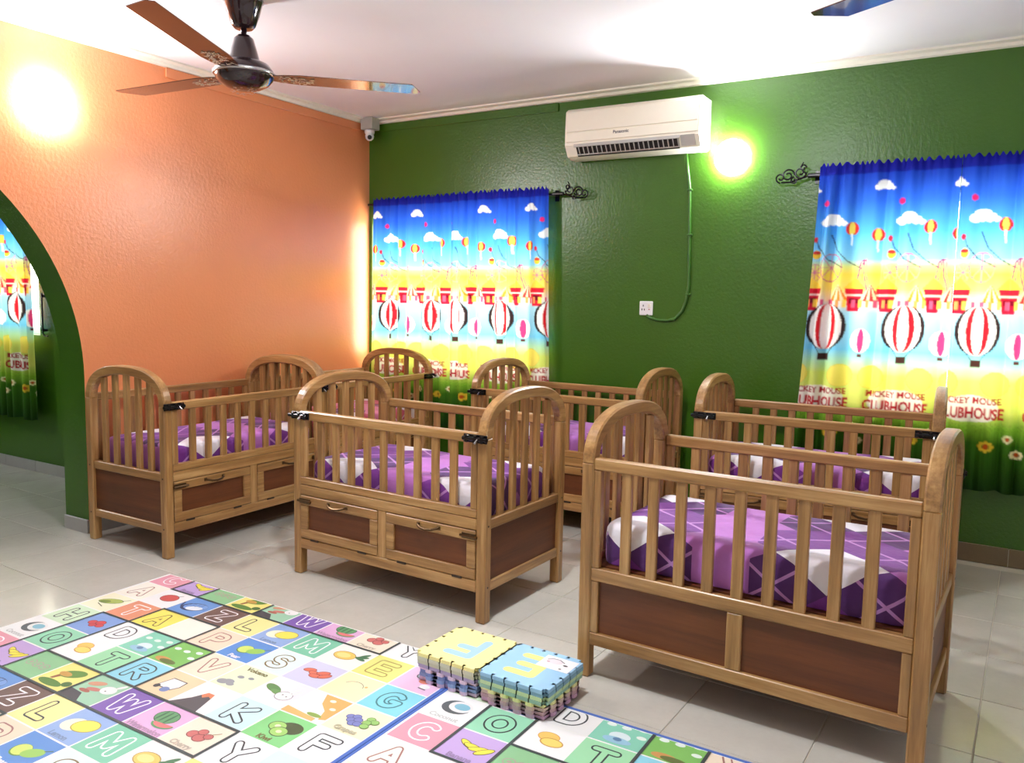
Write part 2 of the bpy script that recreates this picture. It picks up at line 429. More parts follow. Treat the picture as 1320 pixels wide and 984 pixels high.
# floor: grout bed, tiles one by one
bed = struct('floor', B(HX-.2, XR+.2, YF-.2, .2, -.1, -.003), 'grout')
tl = .407; rot = math.radians(-1.7); ox, oy = 4.259, -.50
tile_me = None; nt = 0
cosr, sinr = math.cos(rot), math.sin(rot)
far_bm = bmesh.new()
for i in range(-20, 6):
    for j in range(-15, 4):
        cx, cy = (i+.5)*tl, (j+.5)*tl
        X, Y = ox+cx*cosr-cy*sinr, oy+cx*sinr+cy*cosr
        if not (-3.3 < X < 5.6 and -6.0 < Y < .1): continue
        dx, dy = X-CAM['x'], Y-CAM['y']; dep = -dx*math.sin(_y)+dy*math.cos(_y); lat = dx*math.cos(_y)+dy*math.sin(_y)
        if dep > .9 and abs(lat) < dep*.68+.35:
            if tile_me is None:
                o = obj('floor_tile', B(-tl/2+.002, tl/2-.002, -tl/2+.002, tl/2-.002, -.012, 0, .0015), 'tile', bed); tile_me = o.data
            else:
                o = bpy.data.objects.new('floor_tile', tile_me); COL.objects.link(o); o.parent = bed
            o.location = (X, Y, 0); o.rotation_euler = (0, 0, rot); nt += 1
        else:
            m = Matrix.Translation((X, Y, 0)) @ Matrix.Rotation(rot, 4, 'Z')
            k0 = len(far_bm.verts); box(far_bm, -tl/2+.002, tl/2-.002, -tl/2+.002, tl/2-.002, -.012, 0)
            far_bm.verts.ensure_lookup_table(); bmesh.ops.transform(far_bm, matrix=m, verts=far_bm.verts[k0:])
tag(obj('floor_tiles_beyond_view', far_bm, 'tile', bed), kind='stuff')

# skirting tiles
def skirting(name, mat, segs, h, base):
    """segs: boxes of each skirting tile"""
    bm0 = bmesh.new()
    p = struct(name, base, 'grout')
    for s in segs: obj('skirting_tile', B(*s, .0015), mat, p)
sg = []; x = 4.302-4*.407*3
while x < XR-.01:
    x1 = min(x+.404, XR-.005)
    if x1 > .02: sg.append((max(x, .012), x1, -.012, -.001, .0, .095))
    x += .407
skirting('baseboard_back', 'skirt_brown', sg, .095, B(.01, XR, -.009, -.0005, .001, .09))
sg = [(-TW+.0, .0, ay-.013, ay-.001, 0, .075)]
y = ay
while y < -.05:
    sg.append((.001, .012, y, min(y+.403, -.012), 0, .075)); y += .407
skirting('baseboard_left', 'skirt_grey', sg, .075, B(.0005, .009, ay, -.012, .001, .072))
sg = []; x = HX
while x < -TW-.01:
    sg.append((x, min(x+.403, -TW), HY-.012, HY-.001, 0, .078)); x += .407
skirting('baseboard_side_room', 'skirt_grey', sg, .078, B(HX, -TW, HY-.009, HY-.0005, .001, .075))

# windows
def window(n, h, y0, y1):
    x0, x1, z0, z1 = h; yc = (y0+y1)/2+.03
    bm = bmesh.new(); f = .045
    for b in ((x0, x1, z0, z0+f), (x0, x1, z1-f, z1), (x0, x0+f, z0+f, z1-f), (x1-f, x1, z0+f, z1-f), ((x0+x1)/2-f/2, (x0+x1)/2+f/2, z0+f, z1-f)):
        box(bm, b[0], b[1], yc-.025, yc+.025, b[2], b[3])
    o = struct('window_%d' % n, bm, 'white_matt')
    mid = (x0+x1)/2
    for a, b in ((x0+f, mid-f/2), (mid+f/2, x1-f)):
        obj('window_pane', B(a, b, yc-.003, yc+.003, z0+f, z1-f), 'glass', o)
    return o
window(1, W1, 0, .2); window(2, W2, 0, .2); window(3, W3, HY, HY+.2)

# ------------------------------------------------------------------ cribs
L, W = 1.106, .65; h, w = L/2, W/2; PW = .046
ZL, ZM, ZR, ZS, ZA, EX = .127, .429, .784, .765, .948, 2.4
def arch_z(v, hw, base, hh): return base + hh*max(0., 1-(abs(v)/hw)**EX)**(1/EX)
def arch_mesh(u0, u1):
    bm = bmesh.new(); n = 28; rings = []; ch = .006
    for k in range(n+1):
        a = PI*k/n; c, s = math.cos(a), math.sin(a)
        f = lambda t: math.copysign(abs(t)**(2/EX), t)
        ov, oz = w*f(c), ZS+(ZA-ZS)*f(s); iv, iz = (w-PW)*f(c), ZS+(ZA-ZS-.047)*f(s)
        d = Vector((ov-iv, oz-iz)).normalized()*ch
        O_, I_ = (ov, oz), (iv, iz)
        Oc = (ov-d.x, oz-d.y); Ic = (iv+d.x, iz+d.y)
        pts = [(u0, *Oc), (u0+ch, *O_), (u1-ch, *O_), (u1, *Oc), (u1, *Ic), (u1-ch, *I_), (u0+ch, *I_), (u0, *Ic)]
        rings.append([bm.verts.new(p) for p in pts])
    for A_, B_ in zip(rings, rings[1:]):
        for k in range(8): bm.faces.new((A_[k], A_[(k+1) % 8], B_[(k+1) % 8], B_[k]))
    bm.faces.new(rings[0]); bm.faces.new(rings[-1]); return bm
def shared(name, me_o, parent, loc):
    o = bpy.data.objects.new(name, me_o.data); COL.objects.link(o); o.parent = parent; o.location = loc; return o
def bolt_black(t, u, side):
    """black barrel bolt across the top rail end and the post; side -1 left, 1 right"""
    a, b = sorted((u, u-side*.115)); z = ZR-.022; v = -w
    bm = bmesh.new(); box(bm, a, b, v-.006, v+.0, z-.017, z+.017, .002)
    tube(bm, [(a-.006 if side < 0 else a+.004, v-.014, z), (b+.006 if side > 0 else b-.004, v-.014, z)], .009, 10)
    for q in (.2, .55, .85): box(bm, a+(b-a)*q-.007, a+(b-a)*q+.007, v-.022, v-.004, z-.015, z+.015, .002)
    o = obj('barrel_bolt', bm, 'black_metal', t); o['label'] = 'black barrel bolt'
    obj('bolt_knob', T([(a+(b-a)*.68, v-.02, z-.002), (a+(b-a)*.68, v-.038, z-.012)], .005), 'silver', o)
def make_crib():
    t = thing('crib', '', 'crib')
    for su in (-1, 1):
        u0, u1 = (-h, -h+PW) if su < 0 else (h-PW, h)
        for sv in (-1, 1):
            v0, v1 = (-w, -w+PW) if sv < 0 else (w-PW, w)
            p = obj('post', B(u0, u1, v0, v1, 0, ZS, .005), 'wood_z', t)
            for zz in (.15, .405): obj('screw_cap', T([(su*(h-.002), sv*(w-PW/2), zz), (su*(h+.0008), sv*(w-PW/2), zz)], .0045, 8), 'screw', p)
        obj('headboard_arch', arch_mesh(u0, u1), 'wood_y', t, smooth=False)
        uc = (u0+u1)/2
        obj('end_rail', B(uc-.016, uc+.016, -w+PW, w-PW, ZL, ZL+.042, .003), 'wood_y', t)
        obj('end_rail', B(uc-.016, uc+.016, -w+PW, w-PW, ZM-.042, ZM, .003), 'wood_y', t)
        obj('end_panel', B(uc-.005, uc+.005, -w+PW-.004, w-PW+.004, ZL+.038, ZM-.038), 'ply_y', t)
        for k in range(5):
            v = (-2+k)*.0935; zt = arch_z(abs(v)+.012, w-PW, ZS, ZA-ZS-.047)+.006
            obj('end_slat', B(uc-.010, uc+.010, v-.018, v+.018, ZM-.004, zt, .003), 'wood_z', t)
    iu = h-PW
    # gate side (front, v = -w)
    g = obj('gate_rail', B(-iu, iu, -w-.002, -w+.030, ZR-.042, ZR, .005), 'wood_x', t)
    obj('gate_rail', B(-iu, iu, -w, -w+.028, .436, .472, .003), 'wood_x', t)
    for s in (-1, 1):
        a, b = sorted((s*iu, s*(iu-.032))); obj('gate_stile', B(a, b, -w+.001, -w+.027, .472, ZR-.042, .003), 'wood_z', t)
    sl = obj('slat', B(-.018, .018, -.009, .009, .468, ZR-.038, .003), 'wood_z', t); sl.location = (-4*.0955, -w+.014, 0)
    for k in range(1, 9): shared('slat', sl, t, ((-4+k)*.0955, -w+.014, 0))
    bolt_black(t, -h-.004, -1); bolt_black(t, h+.004, 1)
    obj('apron_rail', B(-iu, iu, -w+.001, -w+.030, .386, .434, .003), 'wood_x', t)
    obj('lower_rail', B(-iu, iu, -w+.001, -w+.034, ZL, .176, .003), 'wood_x', t)
    obj('centre_stile', B(-.023, .023, -w+.002, -w+.030, .176, .386, .002), 'wood_z', t)
    for s in (-1, 1):
        a, b = sorted((s*.026, s*(iu-.003))); z0, z1 = .179, .383; fw = .044
        bm = bmesh.new()
        for q in ((a, b, z0, z0+fw), (a, b, z1-fw, z1), (a, a+fw, z0+fw, z1-fw), (b-fw, b, z0+fw, z1-fw)):
            box(bm, q[0], q[1], -w-.001, -w+.021, q[2], q[3], .003)
        d = obj('door', bm, 'wood_x', t)
        obj('door_panel', B(a+fw-.004, b-fw+.004, -w+.010, -w+.016, z0+fw-.004, z1-fw+.004), 'ply_x', d)
        c = (a+b)/2; v = -w-.001
        hb = T([(c-.055, v, .366), (c-.05, v-.012, .364), (c-.03, v-.022, .358), (c, v-.026, .355), (c+.03, v-.022, .358), (c+.05, v-.012, .364), (c+.055, v, .366)], .0055)
        for q in (-1, 1): box(hb, c+q*.055-.008, c+q*.055+.008, v-.004, v, .358, .374, .001)
        obj('handle', hb, 'bronze', d)
        e = b-.03 if s > 0 else a+.03
        lb = B(e-.036, e+.036, v-.004, v, .347, .371, .001); tube(lb, [(e-.04, v-.009, .359), (e+.044*1, v-.009, .359)], .006)
        obj('door_bolt', lb, 'bronze', d)
        for q in (a+.09, b-.09): obj('hinge', B(q-.025, q+.025, -w-.002, -w+.001, .172, .182), 'screw', d)
    # fixed side (back, v = +w)
    obj('back_rail', B(-iu, iu, w-.032, w-.001, ZR-.042, ZR, .005), 'wood_x', t)
    obj('back_rail', B(-iu, iu, w-.030, w-.002, .352, .398, .003), 'wood_x', t)
    obj('back_rail', B(-iu, iu, w-.034, w-.001, ZL-.006, .166, .003), 'wood_x', t)
    for s in (-1, 1):
        a, b = sorted((s*iu, s*(iu-.028)))
        obj('back_stile', B(a, b, w-.028, w-.003, .398, ZR-.042, .003), 'wood_z', t)
        obj('back_stile', B(a, b, w-.028, w-.003, .166, .352, .003), 'wood_z', t)
        a, b = sorted((s*.020, s*(iu-.026))); obj('back_panel', B(a, b, w-.022, w-.016, .162, .356), 'ply_x', t)
    obj('centre_stile', B(-.024, .024, w-.030, w-.003, .166, .352, .003), 'wood_z', t)
    sb = obj('slat', B(-.018, .018, -.009, .009, .394, ZR-.038, .003), 'wood_z', t); sb.location = (-4*.0965, w-.016, 0)
    for k in range(1, 9): shared('slat', sb, t, ((-4+k)*.0965, w-.016, 0))
    obj('base_board', B(-iu-.006, iu+.006, -w+.032, w-.034, .388, .402), 'ply_x', t)
    obj('bottom_board', B(-iu-.006, iu+.006, -w+.036, w-.036, .134, .146), 'ply_x', t)
    return t
def mattress_mesh():
    bm = bmesh.new(); a, b, hgt = .495, .272, .152
    nx, ny, nz = 40, 24, 6; r = .045
    uvd = {}
    def add(face_fn, n1, n2, uvf):
        g = [[None]*(n2+1) for _ in range(n1+1)]
        for i in range(n1+1):
            for j in range(n2+1):
                p = Vector(face_fn(i/n1, j/n2)); q = Vector(p)
                # rounded box
                c = Vector((max(-a+r, min(a-r, p.x)), max(-b+r, min(b-r, p.y)), max(.02, min(hgt-r, p.z))))
                d = p-c
                if d.length > 1e-6:
                    rr = r if p.z > .02+1e-6 else max(d.length*.0+r, .0)
                    q = c + d.normalized()*r
                    if p.z <= .02: q.z = max(0, q.z)
                if q.z > hgt*.8: q.z += .004*math.sin(q.x*9+1)*math.cos(q.y*11)+.006*(1-(q.x/a)**2)*(1-(q.y/b)**2)
                vtx = bm.verts.new(q); g[i][j] = (vtx, uvf(p))
        for i in range(n1):
            for j in range(n2):
                qs = [g[i][j], g[i+1][j], g[i+1][j+1], g[i][j+1]]
                f = bm.faces.new([x[0] for x in qs])
                for lp, x in zip(f.loops, qs): uvd[(f, lp.vert)] = x[1]
    add(lambda s, t: (-a+2*a*s, -b+2*b*t, hgt), nx, ny, lambda p: (p.x, p.y))
    for sg in (-1, 1):
        add(lambda s, t: (-a+2*a*s, sg*b, hgt*t), nx, nz, lambda p: (p.x, sg*(b+hgt-p.z)))
        add(lambda s, t: (sg*a, -b+2*b*s, hgt*t), ny, nz, lambda p: (sg*(a+hgt-p.z), p.y))
    add(lambda s, t: (-a+2*a*s, -b+2*b*t, 0), 2, 2, lambda p: (p.x, p.y))
    ul = bm.loops.layers.uv.new('UVMap')
    for f in bm.faces:
        for lp in f.loops: lp[ul].uv = uvd[(f, lp.vert)]
    bmesh.ops.remove_doubles(bm, verts=bm.verts, dist=1e-5)
    return bm
proto = make_crib()
cribs = [  # x, y, rotation, crib label, mattress label
    (.408, -1.783, 90.39, 'honey wooden crib along the orange wall beside the green arch', 'purple argyle mattress in the crib beside the green arch'),
    (.372, -.658, 89.53, 'honey wooden crib in the corner between orange wall and curtain', 'pink and white mattress in the crib in the room corner'),
    (1.936, -1.796, -1.55, 'honey wooden crib in mid floor with two cabinet doors facing forward', 'purple argyle mattress in the mid-floor crib with cabinet doors'),
    (2.021, -.432, .19, 'honey wooden crib against the green wall below the air conditioner', 'purple argyle mattress in the crib below the air conditioner'),
    (3.554, -2.011, 177.67, 'largest foreground wooden crib with plain brown panels towards the viewer', 'purple argyle mattress in the large foreground crib'),
    (3.443, -.535, 2.09, 'honey wooden crib by the right curtain behind the foreground crib', 'purple argyle mattress in the crib by the right curtain')]
mat0 = None
for i, (x, y, a, lb, ml) in enumerate(cribs):
    c = proto if i == 0 else copy_tree(proto)
    c.location = (x, y, 0); c.rotation_euler = (0, 0, math.radians(a)); tag(c, lb, 'crib', 'wooden cribs in the nursery')
    if mat0 is None: m = mat0 = obj('crib_mattress', mattress_mesh(), 'sheet', smooth=True)
    else:
        m = bpy.data.objects.new('crib_mattress', mat0.data); COL.objects.link(m)
    if i == 1:
        m.data = mat0.data.copy(); m.data.materials.clear(); m.data.materials.append(M['sheet_pink'])
    m.location = (x, y, .403); m.rotation_euler = (0, 0, math.radians(a)); tag(m, ml, 'mattress', 'mattresses in the cribs')

# ------------------------------------------------------------------ curtains
CW, CH, RES = .37*4, 1.70, .003
ph, pw = int(CH/RES), int(CW/RES)
SS, TT = np.meshgrid((np.arange(pw)+.5)*RES, (np.arange(ph)+.5)*RES)
def L3(*c): return np.array(lin(*c)[:3])
def grad(stops):
    t = TT[:, 0]; xs = [s[0] for s in stops]; cs = np.array([L3(*s[1]) for s in stops])
    col = np.stack([np.interp(t, xs, cs[:, k]) for k in range(3)], -1)
    return np.repeat(col[:, None, :], pw, 1)
IMG = grad([(0, (24, 22, 150)), (.05, (28, 40, 170)), (.06, (36, 76, 214)), (.2, (50, 110, 230)), (.36, (80, 170, 244)), (.50, (140, 214, 250)),
            (.535, (220, 230, 150)), (.58, (246, 222, 90)), (.66, (248, 226, 130)), (.72, (248, 232, 220)), (.78, (170, 220, 246)), (.98, (120, 206, 246)), (1.05, (186, 230, 190)),
            (1.11, (216, 234, 120)), (1.26, (226, 236, 120)), (1.34, (146, 200, 60)), (1.42, (66, 120, 26)), (1.66, (26, 62, 14)), (1.7, (24, 56, 14))])
def put(mask, col, a=1.):
    IMG[mask] = IMG[mask]*(1-a)+L3(*col)*a
def wrapx(cx): return (SS-cx+CW/2) % CW - CW/2
def p_ell(cx, cy, rx, ry, col, ring=None):
    d = np.sqrt((wrapx(cx)/rx)**2+((TT-cy)/ry)**2)
    put(d < 1 if ring is None else (d < 1) & (d > 1-ring), col)
def p_rect(cx, t0, t1, hw, col, taper=0.): put((np.abs(wrapx(cx)) < hw+taper*(TT-t0)/(t1-t0)) & (TT > t0) & (TT < t1), col)
def p_line(cx, pts, wd, col):
    X = wrapx(cx)
    for (x0, y0), (x1, y1) in zip(pts, pts[1:]):
        L2 = (x1-x0)**2+(y1-y0)**2 or 1e-9; q = np.clip(((X-x0)*(x1-x0)+(TT-y0)*(y1-y0))/L2, 0, 1)
        put(np.hypot(X-x0-q*(x1-x0), TT-y0-q*(y1-y0)) < wd/2, col)
def p_text(t, cx, cy, size, col, offset=.002, sx=1.):
    v, tr = glyphs(t, size, offset); X = wrapx(cx)
    sel = np.argwhere((np.abs(X) < np.abs(v[:, 0]).max()*sx+.01) & (np.abs(TT-cy) < np.abs(v[:, 1]).max()+.01))
    px = X[sel[:, 0], sel[:, 1]]/sx; py = cy-TT[sel[:, 0], sel[:, 1]]; hit = np.zeros(len(px), bool)
    for a, b, c in tr:
        A_, B_, C_ = v[a], v[b], v[c]; d = (B_[0]-A_[0])*(C_[1]-A_[1])-(C_[0]-A_[0])*(B_[1]-A_[1])
        if abs(d) < 1e-12: continue
        s1 = ((px-A_[0])*(C_[1]-A_[1])-(C_[0]-A_[0])*(py-A_[1]))/d; s2 = ((B_[0]-A_[0])*(py-A_[1])-(px-A_[0])*(B_[1]-A_[1]))/d
        hit |= (s1 >= 0) & (s2 >= 0) & (s1+s2 <= 1)
    q = sel[hit]; IMG[q[:, 0], q[:, 1]] = L3(*col)
# grass blades
g = rng.random((1, pw)); g = np.repeat(g, ph, 0); g2 = np.sin(SS*900+8*np.sin(TT*40))*.5+.5
mk = TT > 1.30+.07*g
IMG[mk] *= (.55+.9*(g2*.6+g*.4))[mk][:, None]
for k in range(4):
    x0 = .37*k+.09
    for dx, cy, q in ((-.03, .115, .6), (.10, .29, .8)):      # clouds
        for a, b, r in ((0, 0, .05), (.04, .012, .035), (-.04, .015, .035), (.075, .022, .02)): p_ell(x0+dx+a*q, cy+b, r*q, r*q*.75, (244, 248, 252))
    p_ell(x0+.06, .205, .014, .016, (214, 40, 110))
    for dx, cy, yl in ((-.04, .375, 0), (.20, .34, 0)):        # paper lanterns
        p_ell(x0+dx, cy, .030, .034, (206, 44, 40)); p_ell(x0+dx, cy, .014, .034, (248, 214, 90)); p_line(x0+dx, [(0, cy+.03), (.004, cy+.085)], .009, (240, 248, 255))
    p_line(x0+.02, [(0, .38), (.02, .44), (.07, .50), (.15, .545)], .005, (40, 34, 60))
    p_line(x0+.10, [(0, .37), (.03, .45), (.09, .51), (.16, .55)], .005, (40, 34, 60))
    p_ell(x0+.02, .395, .011, .015, (206, 40, 60)); p_ell(x0+.03, .475, .020, .024, (246, 196, 60)); p_ell(x0+.03, .465, .018, .010, (200, 50, 50))
    for dx, cy, r in ((.11, .545, .075), (.03, .57, .045)):    # ferris wheels
        p_ell(x0+dx, cy, r*.75, r, (206, 96, 150), .07)
        for a in range(4): p_line(x0+dx, [(-r*.72*math.cos(a*PI/4), cy-r*.95*math.sin(a*PI/4)), (r*.72*math.cos(a*PI/4), cy+r*.95*math.sin(a*PI/4))], .004, (214, 120, 164))
    p_line(x0+.24, [(-.03, .70), (0, .62), (.012, .52), (.03, .50), (.035, .58), (.06, .68)], .007, (150, 60, 130))
    p_line(x0+.252, [(-.03, .70), (0, .62), (.012, .52), (.03, .50), (.035, .58), (.06, .68)], .005, (190, 90, 130))
    for dx, c in ((-.055, (206, 50, 60)), (.155, (236, 140, 40))):   # striped tents
        for sidx in range(6):
            a0, a1 = -.055+sidx*.0183, -.055+(sidx+1)*.0183; X = wrapx(x0+dx); u = (TT-.63)/.09
            put((TT > .63) & (TT < .72) & (X > a0*u) & (X < a1*u), c if sidx % 2 else (250, 228, 190))
    for dx, s in ((.02, 1.), (.235, .9)):                      # red fairground kiosks
        p_rect(x0+dx, .60, .655, .004, (250, 214, 80), .050); p_rect(x0+dx, .655, .69, .050*s, (216, 36, 60), -.006); p_rect(x0+dx, .69, .775, .040*s, (206, 30, 60), -.010); p_rect(x0+dx, .705, .735, .022, (110, 16, 40))
        p_rect(x0+dx, .685, .692, .048*s, (250, 230, 220))
    for dx in np.arange(-.14, .23, .037): p_rect(x0+dx, .715, .755, .009, ((244, 150, 90), (250, 214, 90), (226, 90, 130))[int(abs(dx)*100) % 3])
    # plain hot-air balloons
    cx, cy = x0+.11, .86
    p_ell(cx, cy, .100, .122, (48, 34, 36)); p_ell(cx, cy, .080, .122, (248, 248, 252)); p_ell(cx, cy, .050, .122, (206, 30, 44)); p_ell(cx, cy, .024, .122, (248, 248, 252))
    p_line(cx, [(-.05, cy+.10), (-.018, cy+.145)], .004, (60, 40, 40)); p_line(cx, [(.05, cy+.10), (.018, cy+.145)], .004, (60, 40, 40)); p_rect(cx, cy+.145, cy+.18, .022, (70, 44, 40))
    cx2 = x0-.085
    p_ell(cx2, .93, .050, .064, (250, 250, 252)); p_ell(cx2, .93, .018, .064, (214, 60, 120)); p_rect(cx2, 1.0, 1.018, .012, (90, 50, 50))
    for dx in (-.02, .20): p_ell(x0+dx, 1.12, .062, .062, (246, 232, 110)); p_ell(x0+dx, 1.12, .062, .062, (226, 206, 80), .04)
    # sign
    for a, b, rx, ry in ((0, 1.24, .125, .060), (-.07, 1.255, .06, .05), (.07, 1.255, .06, .05), (0, 1.27, .12, .045)): p_ell(x0+.10+a, b, rx, ry, (252, 250, 240))
    p_text('MICKEY MOUSE', x0+.10, 1.205, .046, (170, 24, 44), .0012, .84)
    p_text('CLUBHOUSE', x0+.10, 1.268, .074, (190, 30, 46), .0024, .70)
    # flowers
    for dx, cy, r in ((.02, 1.40, .022), (.18, 1.43, .026), (.27, 1.385, .018), (-.06, 1.46, .02)):
        for a in range(8): p_ell(x0+dx+r*math.cos(a*PI/4), cy+r*.8*math.sin(a*PI/4), r*.42, r*.36, (250, 244, 190) if r < .025 else (240, 206, 60))
        p_ell(x0+dx, cy, r*.5, r*.5, (206, 90, 30))
for _ in range(1):      # soft edges of the dye
    IMG[:] = (IMG*2+np.roll(IMG, 1, 1)+np.roll(IMG, -1, 1))/4; IMG[1:-1] = (IMG[1:-1]*2+IMG[2:]+IMG[:-2])/4
np.clip(IMG, 0, 1, out=IMG)
def curtain(name, label, x0, x1, y0, ztop, zbot, s0, flare=(0, 0), fold=.100, amp=.020, seed=0, group=None):
    wd = x1-x0; ht = ztop-zbot; nx, nz = int(wd/.0037), int(ht/.0042)
    u, t = np.meshgrid(np.linspace(0, wd, nx+1), np.linspace(0, ht, nz+1))
    ph_ = seed*1.7
    A_ = amp*np.clip(.45+t*1.1, .45, 1.0)*np.where(t < .045, .8, 1)
    ph2 = u/fold*2*PI+1.4*np.sin(u/.33*2*PI+ph_)+.25*np.sin(t*3+u*7)
    f = A_*np.sin(ph2)+.006*np.sin(u*2*PI/.041+ph_*2)*np.exp(-t/.12)
    fr = u/wd; f = f*np.clip(np.minimum(u, wd-u)/.05, .12, 1)
    x = x0+u+(flare[0]*(1-fr)+flare[1]*fr)*(t/ht)**1.3+.004*np.cos(ph2)
    ruff = np.where(t < .03, .010*np.sin(u*2*PI/.033+2*np.sin(u*31+ph_))*(1-t/.03), 0)
    zb = np.where(t > ht-.25, .006*np.sin(ph2*.5+1)*(t-ht+.25)/.25, 0)
    z = ztop-t+ruff+zb; y = y0+f-.010*np.exp(-((t-.055)/.012)**2)*0
    v = np.stack([x, y, z], -1).reshape(-1, 3)
    n = (nx+1)*(nz+1); idx = np.arange(n).reshape(nz+1, nx+1)
    fc = np.stack([idx[:-1, :-1], idx[1:, :-1], idx[1:, 1:], idx[:-1, 1:]], -1).reshape(-1, 4)
    me = bpy.data.meshes.new(name); me.vertices.add(n); me.vertices.foreach_set('co', v.ravel().astype(np.float32))
    me.loops.add(fc.size); me.loops.foreach_set('vertex_index', fc.ravel().astype(np.int32))
    me.polygons.add(len(fc)); me.polygons.foreach_set('loop_start', np.arange(0, fc.size, 4, dtype=np.int32))
    me.update(calc_edges=True); me.validate()
    si = (((u+s0+.005*np.cos(ph2)) % CW)/RES).astype(int) % pw; ti = np.clip((t/ht*1.655/RES).astype(int), 0, ph-1)
    c = IMG[ti, si].reshape(-1, 3); c4 = np.concatenate([c, np.ones((n, 1))], 1).astype(np.float32)
    at = me.color_attributes.new('Col', 'FLOAT_COLOR', 'POINT'); at.data.foreach_set('color', c4.ravel())
    o = obj(name, me, 'curtain', smooth=True); return tag(o, label, 'curtain', group)
GC = 'printed fairground curtains'
curtain('curtain', 'blue printed curtain panel next to the orange wall corner', .105, .838, -.074, 2.045, .40, .02, (-.03, 0), seed=1, group=GC)
curtain('curtain', 'blue printed curtain panel left of the wall socket, farther from the corner', .826, 1.605, -.082, 2.050, .40, .16, (0, .05), seed=2, group=GC)
curtain('curtain', 'blue printed curtain panel just right of the round lamp on green wall', 3.285, 3.968, -.078, 2.078, .395, .10, (-.07, 0), seed=3, group=GC)
curtain('curtain', 'blue printed curtain panel at the far right edge of the picture', 3.965, 4.80, -.086, 2.078, .395, .45, (0, .03), seed=4, group=GC)
curtain('curtain', 'printed curtain seen through the arch in the side room', -2.85, -1.615, HY-.080, 2.05, .40, .27, (0, .03), seed=5, group=GC)

def scroll(bm, cx, cz, y, r0, turns, sgn, start, r=.0045):
    pts = []
    for k in range(26):
        q = k/25; a = start+sgn*2*PI*turns*q; rr = r0*(1-.72*q); pts.append((cx+rr*math.cos(a), y, cz+rr*math.sin(a)))
    tube(bm, pts, r, 6)
def rod(name, label, x0, x1, y, z, ends, wall_y, brx):
    t = thing(name, label, 'curtain rod', (0, 0, 0))
    obj('pole', T([(x0, y, z), (x1, y, z)], .009, 12), 'black_metal', t)
    for e in ends:
        xe = x1 if e > 0 else x0; bm = bmesh.new()
        tube(bm, [(xe-e*.02, y, z), (xe+e*.055, y, z)], .013, 12)
        for (dx, dz, r0, tn, sg, st) in ((.10, .020, .034, 1.3, e, PI if e > 0 else 0), (.165, .008, .036, 1.4, -e, PI if e > 0 else 0), (.205, -.004, .028, 1.2, e, -PI/2), (.13, -.022, .020, 1.1, -e, PI/2), (.085, .045, .018, 1.1, -e, 0)):
            scroll(bm, xe+e*dx, z+dz, y, r0, tn, sg, st)
        tube(bm, [(xe+e*.05, y, z), (xe+e*.10, y, z-.014), (xe+e*.15, y, z-.03), (xe+e*.20, y, z-.03)], .005, 6)
        tube(bm, [(xe+e*.07, y, z+.01), (xe+e*.10, y, z+.05), (xe+e*.085, y, z+.075)], .0035, 6)
        obj('scroll_finial', bm, 'black_metal', t)
    for bx in brx:
        bm = B(bx-.012, bx+.012, min(y, wall_y), max(y, wall_y)-.0005, z-.006, z+.004); box(bm, bx-.015, bx+.015, wall_y-.006, wall_y-.0005, z-.04, z+.03)
        obj('bracket', bm, 'black_metal', t)
rod('curtain_rod', 'black curtain rod with scroll finial above the left curtain', .035, 1.64, -.050, 2.008, (1,), 0, (.06, 1.625))
rod('curtain_rod', 'black curtain rod with scroll finial above the right curtain', 3.275, 4.84, -.052, 2.030, (-1, 1), 0, (3.262, 4.82))
rod('curtain_rod', 'black curtain rod in the side room beyond the arch', -2.92, -1.55, HY-.05, 2.0, (-1,), HY, (-2.88, -1.57))

t = thing('curtain_holdback', 'black metal holdback hook beside the side room curtain', 'hook', (-1.575, HY, 1.0))
bm = T([(0, -.03, .30), (0, -.03, .02), (.02, -.03, 0), (.06, -.03, 0)], .006, 8)
obj('hook', bm, 'black_metal', t); obj('bracket', B(-.01, .01, -.032, -.0005, .27, .29), 'black_metal', t); obj('bracket', B(-.01, .01, -.032, -.0005, .03, .05), 'black_metal', t)
# ------------------------------------------------------------------ wall things
def lamp(label, loc, rot_e, group='round wall lamps', mat='lamp'):
    t = thing('wall_lamp', label, 'lamp', loc, 0, group); t.rotation_euler = rot_e
    obj('base', lathe([(0, 0.0005), (.092, .0005), (.094, .004), (.094, .012), (0, .012)], 40), 'white_matt', t, True)
    obj('diffuser', lathe([(.090, .0125), (.0985, .014), (.1000, .020), (.094, .029), (.075, .039), (.050, .046), (.025, .050), (0, .051)], 40), mat, t, True)
lamp('glowing round lamp on the green wall right of the air conditioner', (2.775, 0, 2.170), (PI/2, 0, 0))
lamp('glowing round lamp on the orange wall above the arch', (0, -2.438, 2.262), (0, PI/2, 0))
lamp('glowing round lamp on the ceiling between the fans, above the picture', (2.74, -3.0, CEIL), (PI, 0, 0), mat='ceiling_lamp')
lamp('added unseen round lamp lighting the side room beyond the arch', (HX, -3.2, 2.2), (0, PI/2, 0))  # extra lamp added out of view to brighten the side room

